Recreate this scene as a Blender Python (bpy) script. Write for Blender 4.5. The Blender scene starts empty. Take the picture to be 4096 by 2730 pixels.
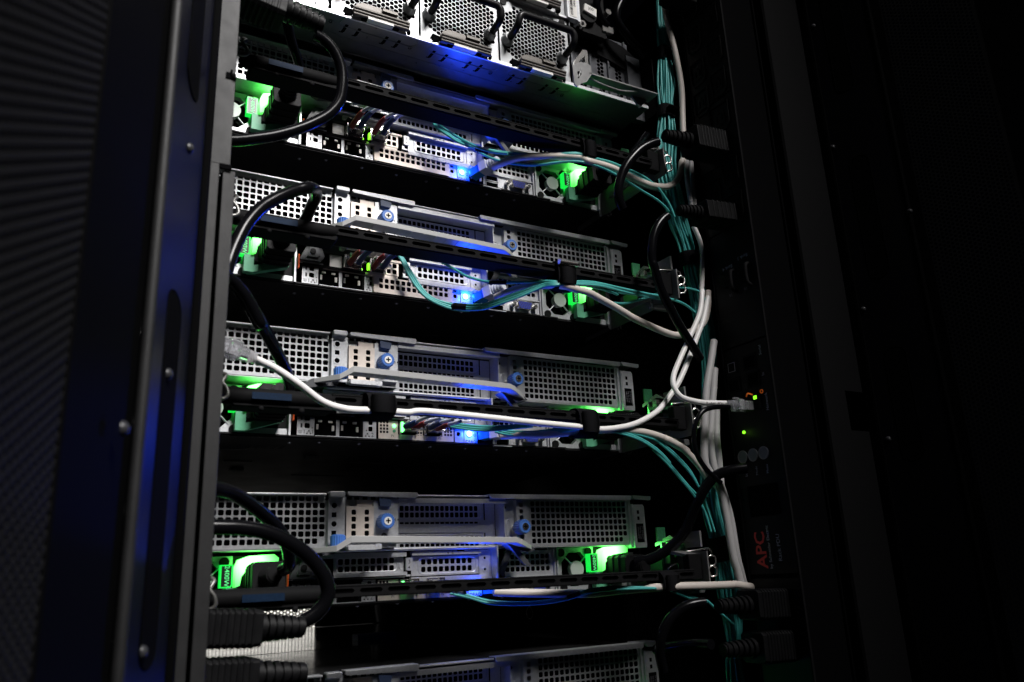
KEY = 455.0
GRN = 0.0030
BLU = 0.036
BLU2 = 0.50
BLU3 = 0.55
FRONT = 45.0
import bpy, bmesh, math, random
from mathutils import Vector, Matrix

random.seed(7)
S = 0.001                      # geometry below is written in millimetres
SC = bpy.context.scene
COL = SC.collection

# ------------------------------------------------------------------ camera
cam_d = bpy.data.cameras.new("camera")
cam = bpy.data.objects.new("camera", cam_d)
COL.objects.link(cam)
SC.camera = cam
RIGHT = Vector((0.87265677, -0.48640015, -0.04341724))
UP = Vector((-0.10134705, -0.26736385, 0.95825119))
BACK = Vector((-0.47770173, -0.83182418, -0.28261209))
EYE = Vector((-229.6455, -653.3935, -388.8843))
mw = Matrix.Identity(4)
for i in range(3):
    mw[i][0], mw[i][1], mw[i][2], mw[i][3] = RIGHT[i], UP[i], BACK[i], EYE[i] * S
cam.matrix_world = mw
cam_d.sensor_width = 36.0
cam_d.sensor_fit = 'HORIZONTAL'
cam_d.lens = 28.149
cam_d.clip_start = 0.01
cam_d.clip_end = 50
cam_d.dof.use_dof = True
cam_d.dof.focus_distance = 0.78
cam_d.dof.aperture_fstop = 10.0

# ------------------------------------------------------------------ world and lamps
W = bpy.data.worlds.new("World")
SC.world = W
W.use_nodes = True
W.node_tree.nodes['Background'].inputs[0].default_value = (0.5, 0.6, 0.9, 1)
W.node_tree.nodes['Background'].inputs[1].default_value = 0.0006
SC.view_settings.view_transform = 'Standard'
SC.view_settings.look = 'None'
SC.view_settings.exposure = 0
SC.view_settings.gamma = 1


def area(name, loc, target, size, power, colr, spread=math.pi):
    l = bpy.data.lights.new(name, 'AREA')
    l.shape = 'RECTANGLE'
    l.size, l.size_y = size[0] * S, size[1] * S
    l.energy = power
    l.color = colr
    l.spread = spread
    o = bpy.data.objects.new(name, l)
    COL.objects.link(o)
    o.location = Vector(loc) * S
    d = (Vector(target) - Vector(loc)).normalized()
    o.rotation_euler = d.to_track_quat('-Z', 'Y').to_euler()
    return o


# the aisle lamp above and behind the photographer, its cone narrowed so the right side stays dark
def beam(name, loc, target, power, colr, r, ang, blend):
    l = bpy.data.lights.new(name, 'SPOT')
    l.energy = power
    l.color = colr
    l.shadow_soft_size = r * S
    l.spot_size = math.radians(ang)
    l.spot_blend = blend
    o = bpy.data.objects.new(name, l)
    COL.objects.link(o)
    o.location = Vector(loc) * S
    o.rotation_euler = (Vector(target) - Vector(loc)).to_track_quat('-Z', 'Y').to_euler()
    return o


beam("aisle_lamp", (170, -1550, 1330), (-290, -20, -240), KEY, (1.0, 0.975, 0.96), 420, 39, 1.0)


def spot_led(name, loc, power, colr, r=2.0, target=None, ang=150):
    l = bpy.data.lights.new(name, 'SPOT' if target else 'POINT')
    l.energy = power
    l.color = colr
    l.shadow_soft_size = r * S
    o = bpy.data.objects.new(name, l)
    COL.objects.link(o)
    o.location = Vector(loc) * S
    if target:
        l.spot_size = math.radians(ang)
        l.spot_blend = 0.8
        o.rotation_euler = (Vector(target) - Vector(loc)).to_track_quat('-Z', 'Y').to_euler()
    return o


# ------------------------------------------------------------------ materials
MATS = {}


def mat(name, col, metal=0.0, rough=0.5, bump=0.0, bscale=800.0, emit=None, estr=0.0, trans=0.0,
        var=0.0, vscale=60.0, spec=0.5, aniso=None, wear=0.0):
    m = bpy.data.materials.new(name)
    m.use_nodes = True
    nt = m.node_tree
    b = nt.nodes['Principled BSDF']
    b.inputs['Base Color'].default_value = (*col, 1)
    b.inputs['Metallic'].default_value = metal
    b.inputs['Roughness'].default_value = rough
    b.inputs['Specular IOR Level'].default_value = spec
    if emit:
        b.inputs['Emission Color'].default_value = (*emit, 1)
        b.inputs['Emission Strength'].default_value = estr
    if trans:
        b.inputs['Transmission Weight'].default_value = trans
    tc = nt.nodes.new('ShaderNodeTexCoord')
    mp = nt.nodes.new('ShaderNodeMapping')
    nt.links.new(tc.outputs['Object'], mp.inputs[0])
    if aniso:
        mp.inputs['Scale'].default_value = aniso
    if var or wear:
        n = nt.nodes.new('ShaderNodeTexNoise')
        n.inputs['Scale'].default_value = vscale
        n.inputs['Detail'].default_value = 5
        nt.links.new(mp.outputs[0], n.inputs['Vector'])
        mx = nt.nodes.new('ShaderNodeMapRange')
        mx.inputs['From Min'].default_value = 0.3
        mx.inputs['From Max'].default_value = 0.7
        mx.inputs['To Min'].default_value = 1 - var
        mx.inputs['To Max'].default_value = 1 + var * 0.5
        nt.links.new(n.outputs[0], mx.inputs[0])
        mc = nt.nodes.new('ShaderNodeMix')
        mc.data_type = 'RGBA'
        mc.blend_type = 'MULTIPLY'
        mc.inputs[0].default_value = 1
        mc.inputs[6].default_value = (*col, 1)
        nt.links.new(mx.outputs[0], mc.inputs[7])
        nt.links.new(mc.outputs[2], b.inputs['Base Color'])
        mr = nt.nodes.new('ShaderNodeMapRange')
        mr.inputs['To Min'].default_value = max(0.05, rough - 0.12)
        mr.inputs['To Max'].default_value = min(1, rough + 0.12)
        nt.links.new(n.outputs[0], mr.inputs[0])
        nt.links.new(mr.outputs[0], b.inputs['Roughness'])
    if bump:
        n2 = nt.nodes.new('ShaderNodeTexNoise')
        n2.inputs['Scale'].default_value = bscale
        n2.inputs['Detail'].default_value = 3
        nt.links.new(mp.outputs[0], n2.inputs['Vector'])
        bp = nt.nodes.new('ShaderNodeBump')
        bp.inputs['Strength'].default_value = bump
        bp.inputs['Distance'].default_value = 0.0004
        nt.links.new(n2.outputs[0], bp.inputs['Height'])
        nt.links.new(bp.outputs[0], b.inputs['Normal'])
    MATS[name] = m
    return m


mat('galvanised', (0.62, 0.63, 0.65), 0.68, 0.42, 0.10, 1500, var=0.10, vscale=500)
mat('module_steel', (0.40, 0.41, 0.42), 0.5, 0.42, 0.06, 1800, var=0.05, vscale=300)
mat('tray_steel', (0.17, 0.175, 0.19), 0.6, 0.32, 0.06, 1200, var=0.12, vscale=120)
mat('latch_steel', (0.11, 0.10, 0.09), 0.4, 0.45, 0.15, 900, var=0.25, vscale=250, aniso=(6, 1, 1))
mat('lever_steel', (0.20, 0.20, 0.20), 0.4, 0.45, 0.08, 1500, var=0.1, vscale=200)
mat('plated_beige', (0.74, 0.655, 0.585), 0.45, 0.45, 0.08, 1800, var=0.05, vscale=400)
mat('bright_metal', (0.75, 0.73, 0.70), 1.0, 0.25, 0.05, 900)
mat('inside_dark', (0.002, 0.002, 0.0023), 0.0, 0.9, spec=0.02)  # near-black, mostly painted-in shade of interiors, holes and recesses
mat('underside', (0.010, 0.010, 0.011), 0.2, 0.5, 0.10, 900, var=0.3, vscale=30, spec=0.25)
mat('black_metal', (0.007, 0.007, 0.0075), 0.0, 0.65, 0.2, 2200, var=0.2, vscale=120, spec=0.045)
mat('frame_paint', (0.0105, 0.0105, 0.011), 0.0, 0.55, 0.35, 2600, var=0.12, vscale=90, spec=0.3)
mat('frame_black', (0.0016, 0.0016, 0.0018), 0.0, 0.75, 0.06, 2200, spec=0.02)
mat('door_mesh', (0.0095, 0.0095, 0.010), 0.0, 0.7, spec=0.03)
mat('black_plastic', (0.0045, 0.0045, 0.005), 0.0, 0.5, 0.25, 2500, var=0.2, vscale=200, spec=0.12)
mat('handle_black', (0.010, 0.010, 0.011), 0.0, 0.35, spec=0.25)
mat('cord_black', (0.003, 0.003, 0.0038), 0.0, 0.20, 0.05, 600, spec=0.14)
mat('flange_black', (0.002, 0.002, 0.003), 0.0, 0.38, 0.03, 2200, spec=0.16)
mat('screw_metal', (0.22, 0.22, 0.25), 0.6, 0.3)
mat('velcro', (0.008, 0.008, 0.009), 0.0, 0.95, 0.9, 4000, spec=0.04)
mat('blue_plastic', (0.055, 0.16, 0.50), 0.0, 0.38)
mat('dark_blue', (0.05, 0.075, 0.15), 0.0, 0.45)
mat('grey_lever', (0.30, 0.30, 0.30), 0.0, 0.5, 0.08, 2200)
mat('dark_lever', (0.045, 0.047, 0.052), 0.0, 0.45)
mat('cable_beige', (0.60, 0.545, 0.495), 0.0, 0.48, 0.06, 800, var=0.06, vscale=60)
mat('cable_white', (0.82, 0.80, 0.785), 0.0, 0.42, 0.05, 800, var=0.05, vscale=80)
mat('cable_grey', (0.42, 0.41, 0.41), 0.0, 0.5, var=0.08, vscale=60)
mat('fibre_teal', (0.06, 0.37, 0.35), 0.0, 0.45, 0.05, 900)
mat('boot_red', (0.22, 0.02, 0.02), 0.0, 0.5)
mat('boot_blue', (0.012, 0.03, 0.13), 0.0, 0.5)
mat('boot_pale', (0.55, 0.57, 0.66), 0.0, 0.45)
mat('port_tab', (0.80, 0.76, 0.70), 0.2, 0.4)
mat('vga_blue', (0.015, 0.03, 0.28), 0.0, 0.4)
mat('orange', (0.75, 0.09, 0.01), 0.0, 0.5)
mat('ink', (0.02, 0.02, 0.022), 0.0, 0.6)
mat('ink_grey', (0.16, 0.16, 0.18), 0.0, 0.6)
mat('paper', (0.80, 0.78, 0.74), 0.0, 0.6)
mat('label_black', (0.012, 0.012, 0.013), 0.0, 0.35)
mat('blue_label', (0.004, 0.014, 0.035), 0.0, 0.6, var=0.3, vscale=900, spec=0.1)
mat('plug_blue', (0.02, 0.22, 0.50), 0.0, 0.25)
mat('hook_white', (0.14, 0.138, 0.13), 0.4, 0.3)
mat('clear_plastic', (0.95, 0.95, 1.0), 0.0, 0.08, trans=0.88, bump=0.3, bscale=260)
mat('hub_grey', (0.50, 0.55, 0.51), 0.1, 0.55, 0.08, 1500)
mat('lever_green', (0.09, 0.36, 0.20), 0.0, 0.5, 0.1, 500, var=0.25, vscale=120)
mat('led_green', (0.1, 0.6, 0.2), 0.0, 0.4, emit=(0.14, 1.0, 0.22), estr=4.0)
mat('led_green_edge', (0.02, 0.4, 0.08), 0.0, 0.3, emit=(0.01, 1.0, 0.08), estr=0.85)
mat('led_lime', (0.2, 0.6, 0.05), 0.0, 0.4, emit=(0.24, 1.0, 0.02), estr=1.8)
mat('led_blue', (0.3, 0.4, 0.9), 0.0, 0.4, emit=(0.42, 0.55, 1.0), estr=7.0)
mat('led_yellow', (0.6, 0.7, 0.1), 0.0, 0.4, emit=(0.75, 1.0, 0.12), estr=1.2)
mat('led_orange', (0.8, 0.2, 0.02), 0.0, 0.4, emit=(1.0, 0.2, 0.02), estr=0.12)
mat('pdu_red', (0.55, 0.015, 0.01), 0.0, 0.45)
mat('aisle_wall', (0.85, 0.84, 0.80), 0.0, 0.7, var=0.08, vscale=5)
mat('mesh_front', (0.10, 0.10, 0.10), 0.2, 0.5)
mat('lid_gloss', (0.20, 0.20, 0.205), 0.9, 0.10, var=0.1, vscale=20)
mat('card_dark', (0.05, 0.055, 0.05), 0.2, 0.5)


# light guide of the supply handle: hottest where the led couples in, weaker along the plastic
g = mat('guide_green', (0.1, 0.6, 0.2), 0.0, 0.4, emit=(0.13, 1.0, 0.13), estr=3.0)
nt = g.node_tree
tc = nt.nodes.new('ShaderNodeTexCoord')
vd = nt.nodes.new('ShaderNodeVectorMath')
vd.operation = 'DISTANCE'
vd.inputs[1].default_value = (0.055, -0.012, 0.031)
mr = nt.nodes.new('ShaderNodeMapRange')
mr.interpolation_type = 'SMOOTHSTEP'
mr.inputs['From Min'].default_value = 0.002
mr.inputs['From Max'].default_value = 0.022
mr.inputs['To Min'].default_value = 9.0
mr.inputs['To Max'].default_value = 0.9
nt.links.new(tc.outputs['Object'], vd.inputs[0])
nt.links.new(vd.outputs['Value'], mr.inputs[0])
nt.links.new(mr.outputs[0], nt.nodes['Principled BSDF'].inputs['Emission Strength'])


# ------------------------------------------------------------------ mesh helpers
class MB:
    """collects shapes (mm) and links them as one mesh object"""

    def __init__(s):
        s.v = []
        s.f = []
        s.m = []
        s.sm = []

    def add(s, vs, fs, mi=0, smooth=False):
        o = len(s.v)
        s.v += [tuple(p) for p in vs]
        for f in fs:
            s.f.append(tuple(i + o for i in f))
            s.m.append(mi)
            s.sm.append(smooth)
        return s

    def box(s, x0, x1, y0, y1, z0, z1, mi=0, c=0.0):
        if x1 < x0: x0, x1 = x1, x0
        if y1 < y0: y0, y1 = y1, y0
        if z1 < z0: z0, z1 = z1, z0
        if c <= 0:
            s.add([(x0, y0, z0), (x1, y0, z0), (x1, y1, z0), (x0, y1, z0), (x0, y0, z1), (x1, y0, z1), (x1, y1, z1), (x0, y1, z1)],
                  [(0, 3, 2, 1), (4, 5, 6, 7), (0, 1, 5, 4), (1, 2, 6, 5), (2, 3, 7, 6), (3, 0, 4, 7)], mi)
        else:
            c = min(c, (x1 - x0) * .45, (z1 - z0) * .45, (y1 - y0) * .9)
            # outline with cut corners in XZ, a smaller front face
            def ring(y, i):
                a, b, d, e = x0 + i, x1 - i, z0 + i, z1 - i
                k = c
                return [(a + k, y, d), (b - k, y, d), (b, y, d + k), (b, y, e - k), (b - k, y, e), (a + k, y, e), (a, y, e - k), (a, y, d + k)]
            k2 = c * 0.6
            r0, r1, r2 = ring(y0, k2 * 0.8), ring(y0 + k2, 0), ring(y1, 0)
            fs = [tuple(range(8)), tuple(range(23, 15, -1))]
            for j in range(8):
                n = (j + 1) % 8
                fs.append((8 + j, 8 + n, n, j))
                fs.append((16 + j, 16 + n, 8 + n, 8 + j))
            s.add(r0 + r1 + r2, fs, mi)
        return s

    def prism(s, poly, axis, a, b, mi=0, smooth=False):
        """poly: 2-D outline; axis 'y' -> (x,z), 'x' -> (y,z), 'z' -> (x,y)"""
        def P(p, t):
            return (p[0], t, p[1]) if axis == 'y' else (t, p[0], p[1]) if axis == 'x' else (p[0], p[1], t)
        n = len(poly)
        vs = [P(p, a) for p in poly] + [P(p, b) for p in poly]
        s.add(vs, [tuple(range(n)), tuple(range(2 * n - 1, n - 1, -1))], mi)
        s.add(vs, [(i, i + n, (i + 1) % n + n, (i + 1) % n) for i in range(n)], mi, smooth)
        return s

    def cyl(s, c, axis, r, h, n=16, mi=0, r2=None, cap=True):
        """cylinder from c along +axis vector for length h"""
        ax = Vector(axis).normalized()
        u = ax.orthogonal().normalized()
        w = ax.cross(u)
        r2 = r if r2 is None else r2
        c = Vector(c)
        vs = []
        for k, (rr, t) in enumerate(((r, 0), (r2, h))):
            for i in range(n):
                a = 2 * math.pi * i / n
                vs.append(c + ax * t + (u * math.cos(a) + w * math.sin(a)) * rr)
        s.add(vs, [(i, (i + 1) % n, (i + 1) % n + n, i + n) for i in range(n)], mi, True)
        if cap:
            s.add(vs, [tuple(range(n - 1, -1, -1)), tuple(range(n, 2 * n))], mi)
        return s

    def ringdisc(s, c, axis, r, ri, h, n=20, mi=0):
        ax = Vector(axis).normalized()
        u = ax.orthogonal().normalized()
        w = ax.cross(u)
        c = Vector(c)
        vs = []
        for rr, t in ((r, 0), (r, h), (ri, h), (ri, 0)):
            for i in range(n):
                a = 2 * math.pi * i / n
                vs.append(c + ax * t + (u * math.cos(a) + w * math.sin(a)) * rr)
        fs = []
        for k in range(4):
            for i in range(n):
                j = (i + 1) % n
                fs.append((k * n + i, k * n + j, ((k + 1) % 4) * n + j, ((k + 1) % 4) * n + i))
        s.add(vs, fs, mi)
        return s

    def dome(s, c, axis, r, h, n=12, mi=0):
        ax = Vector(axis).normalized()
        u = ax.orthogonal().normalized()
        w = ax.cross(u)
        c = Vector(c)
        vs = []
        for k in range(3):
            t = k / 3 * math.pi / 2
            for i in range(n):
                a = 2 * math.pi * i / n
                vs.append(c + ax * h * math.sin(t) + (u * math.cos(a) + w * math.sin(a)) * r * math.cos(t))
        vs.append(c + ax * h)
        fs = [(k * n + i, k * n + (i + 1) % n, (k + 1) * n + (i + 1) % n, (k + 1) * n + i) for k in range(2) for i in range(n)]
        fs += [(2 * n + i, 2 * n + (i + 1) % n, 3 * n) for i in range(n)]
        s.add(vs, fs, mi, True)
        return s

    def tube(s, pts, r, n=10, mi=0, sub=5, cap=True, flat=None):
        """smooth tube through pts; r may be a list per point; flat=(w,h) gives an oval section"""
        P, R = smooth_path(pts, r, sub)
        m = len(P)
        T = [((P[min(i + 1, m - 1)] - P[max(i - 1, 0)]).normalized()) for i in range(m)]
        u = T[0].orthogonal().normalized()
        if flat:
            u = Vector((0, 0, 1)) - T[0] * T[0].z
            u.normalize()
        vs = []
        for i in range(m):
            u = (u - T[i] * u.dot(T[i])).normalized()
            w = T[i].cross(u)
            for k in range(n):
                a = 2 * math.pi * k / n
                fu, fw = (R[i], R[i]) if not flat else (flat[1] * R[i], flat[0] * R[i])
                vs.append(P[i] + u * math.cos(a) * fu + w * math.sin(a) * fw)
        fs = [(i * n + k, i * n + (k + 1) % n, (i + 1) * n + (k + 1) % n, (i + 1) * n + k) for i in range(m - 1) for k in range(n)]
        s.add(vs, fs, mi, True)
        if cap:
            s.add(vs, [tuple(range(n - 1, -1, -1)), tuple(range((m - 1) * n, m * n))], mi)
        return s

    def perf(s, x0, x1, z0, z1, y, t, hx, hz, nx, nz, px, pz, w, h, mi=0, skip=None, cr=0.17):
        t = t * 0.6
        w, h = w * 1.04, h * 1.04
        """sheet in the XZ plane facing -y, thickness t, with a grid of rounded square holes.
        hx,hz = centre of the lower-left hole"""
        gx0, gx1 = hx - px / 2, hx + px * (nx - .5)
        gz0, gz1 = hz - pz / 2, hz + pz * (nz - .5)
        gx0, gx1 = max(gx0, x0), min(gx1, x1)
        gz0, gz1 = max(gz0, z0), min(gz1, z1)

        def q(a, b, c, d):
            if b - a > 1e-6 and d - c > 1e-6:
                s.add([(a, y, c), (b, y, c), (b, y, d), (a, y, d)], [(0, 1, 2, 3)], mi)
        q(x0, x1, z0, gz0)
        q(x0, x1, gz1, z1)
        q(x0, gx0, gz0, gz1)
        q(gx1, x1, gz0, gz1)
        k = min(w, h) * cr
        for i in range(nx):
            for j in range(nz):
                cx, cz = hx + i * px, hz + j * pz
                a, b = max(cx - px / 2, gx0), min(cx + px / 2, gx1)
                c, d = max(cz - pz / 2, gz0), min(cz + pz / 2, gz1)
                if skip and skip(i, j):
                    q(a, b, c, d)
                    continue
                l, r, lo, hi = cx - w / 2, cx + w / 2, cz - h / 2, cz + h / 2
                inner = [(l + k, lo), (r - k, lo), (r, lo + k), (r, hi - k), (r - k, hi), (l + k, hi), (l, hi - k), (l, lo + k)]
                outer = [(l + k, c), (r - k, c), (b, lo + k), (b, hi - k), (r - k, d), (l + k, d), (a, hi - k), (a, lo + k)]
                cor = [(a, c), (b, c), (b, d), (a, d)]
                vs = [(p[0], y, p[1]) for p in inner + outer + cor] + [(p[0], y + t, p[1]) for p in inner]
                fs = [(8, 9, 1, 0), (10, 11, 3, 2), (12, 13, 5, 4), (14, 15, 7, 6),
                      (9, 17, 10, 2, 1), (11, 18, 12, 4, 3), (13, 19, 14, 6, 5), (15, 16, 8, 0, 7)]
                fs += [(e, (e + 1) % 8, 20 + (e + 1) % 8, 20 + e) for e in range(8)]
                s.add(vs, fs, mi)
        # rim
        s.add([(x0, y, z0), (x1, y, z0), (x1, y, z1), (x0, y, z1), (x0, y + t, z0), (x1, y + t, z0), (x1, y + t, z1), (x0, y + t, z1)],
              [(0, 4, 5, 1), (1, 5, 6, 2), (2, 6, 7, 3), (3, 7, 4, 0)], mi)
        return s

    def hexperf(s, u0, u1, v0, v1, pitch, rr, hole, P, t=0.8, mi=0, nside=6, flat_top=False):
        """honeycomb-punched sheet: P(u,v,d) maps to space, hole(u,v) says where holes are; clipped to the rectangle"""
        dx, dz = pitch, pitch * 0.8660254
        R0 = pitch / math.sqrt(3)
        nu, nv = int((u1 - u0) / dx) + 3, int((v1 - v0) / dz) + 3

        def cl(p):
            return (min(max(p[0], u0), u1), min(max(p[1], v0), v1))
        for j in range(nv):
            for i in range(nu):
                cu = u0 + (i - .5) * dx + (dx / 2 if j % 2 else 0)
                cv = v0 + (j - .5) * dz
                O = [cl((cu + R0 * math.sin(a * math.pi / 3), cv + R0 * math.cos(a * math.pi / 3))) for a in range(6)]
                area_ = sum(O[a][0] * O[(a + 1) % 6][1] - O[(a + 1) % 6][0] * O[a][1] for a in range(6))
                if abs(area_) < 1e-4:
                    continue
                if hole(cu, cv) and u0 < cu - rr and cu + rr < u1 and v0 < cv - rr and cv + rr < v1:
                    I = [(cu + rr * math.sin(a * math.pi / 3), cv + rr * math.cos(a * math.pi / 3)) for a in range(6)]
                    vs = [P(p[0], p[1], 0) for p in O + I] + [P(p[0], p[1], t) for p in I]
                    fs = [(a, (a + 1) % 6, 6 + (a + 1) % 6, 6 + a) for a in range(6)]
                    fs += [(6 + a, 6 + (a + 1) % 6, 12 + (a + 1) % 6, 12 + a) for a in range(6)]
                    s.add(vs, fs, mi)
                else:
                    s.add([P(p[0], p[1], 0) for p in O], [tuple(range(6))], mi)
        return s

    def mesh(s, name, mats, bevel=0.0):
        me = bpy.data.meshes.new(name)
        me.from_pydata([(a * S, b * S, c * S) for a, b, c in s.v], [], s.f)
        for m in mats:
            me.materials.append(MATS[m])
        me.polygons.foreach_set('material_index', s.m)
        me.polygons.foreach_set('use_smooth', s.sm)
        me.validate()
        bm = bmesh.new()
        bm.from_mesh(me)
        bmesh.ops.recalc_face_normals(bm, faces=bm.faces)
        bm.to_mesh(me)
        bm.free()
        me.update()
        return me

    def build(s, name, mats, parent=None, key=None, bevel=0.0, kind=None, label=None):
        if isinstance(mats, str):
            mats = [mats]
        me = s.mesh(name, mats)
        return link(name, me, parent, bevel, kind, label)


def smooth_path(pts, r, sub):
    pts = [Vector(p) for p in pts]
    n = len(pts)
    rs = list(r) if isinstance(r, (list, tuple)) else [r] * n
    if sub <= 1 or n < 3:
        return pts, rs
    P, R = [], []
    for i in range(n - 1):
        p0, p1, p2, p3 = pts[max(i - 1, 0)], pts[i], pts[i + 1], pts[min(i + 2, n - 1)]
        for k in range(sub):
            t = k / sub
            t2, t3 = t * t, t * t * t
            P.append(0.5 * ((2 * p1) + (p2 - p0) * t + (2 * p0 - 5 * p1 + 4 * p2 - p3) * t2 + (3 * p1 - p0 - 3 * p2 + p3) * t3))
            R.append(rs[i] * (1 - t) + rs[i + 1] * t)
    P.append(pts[-1])
    R.append(rs[-1])
    return P, R


def link(name, me, parent=None, bevel=0.0, kind=None, label=None):
    o = bpy.data.objects.new(name, me)
    COL.objects.link(o)
    if parent is not None:
        o.parent = parent
    if bevel > 0:
        b = o.modifiers.new('bevel', 'BEVEL')
        b.width = bevel * S
        b.segments = 2
        b.limit_method = 'ANGLE'
        b.angle_limit = math.radians(40)
    if kind:
        o['kind'] = kind
    if label:
        o['label'] = label
    return o


def thing(name, label, cat, loc=(0, 0, 0), group=None, kind=None):
    o = bpy.data.objects.new(name, None)
    COL.objects.link(o)
    o.empty_display_size = 0.01
    o.location = Vector(loc) * S
    return tag(o, label, cat, group, kind)


def tag(o, label, cat, group=None, kind=None):
    if kind:
        o['kind'] = kind
    o['label'] = label
    if not kind:
        o['category'] = cat
    if group:
        o['group'] = group
    return o


TXT = {}


def text_mesh(st, bold=False):
    if (st, bold) not in TXT:
        cu = bpy.data.curves.new('lettering', 'FONT')
        cu.body = st
        cu.size = 1.0
        cu.resolution_u = 2
        cu.align_x = 'CENTER'
        cu.align_y = 'CENTER'
        if bold:
            cu.offset = 0.018
        o = bpy.data.objects.new('lettering', cu)
        COL.objects.link(o)
        dg = bpy.context.evaluated_depsgraph_get()
        dg.update()
        me = bpy.data.meshes.new_from_object(o.evaluated_get(dg))
        V = [tuple(v.co) for v in me.vertices]
        F = [tuple(p.vertices) for p in me.polygons]
        bpy.data.objects.remove(o)
        bpy.data.meshes.remove(me)
        TXT[(st, bold)] = (V, F)
    return TXT[(st, bold)]


def put_text(mb, st, origin, size, U=(1, 0, 0), V=(0, 0, 1), mi=0, bold=False):
    vs, fs = text_mesh(st, bold)
    O, U, V = Vector(origin), Vector(U), Vector(V)
    mb.add([O + U * (a * size) + V * (b * size) for a, b, c in vs], fs, mi)
    return mb


def tri(mb, x, z, y, r, ang, mi=0):
    mb.add([(x + r * math.cos(ang + k * 2.0944), y, z + r * math.sin(ang + k * 2.0944)) for k in range(3)], [(0, 1, 2)], mi)


CACHE = {}


def cached(key, fn, mats):
    if key not in CACHE:
        CACHE[key] = fn().mesh(key, [mats] if isinstance(mats, str) else mats)
    return CACHE[key]


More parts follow.
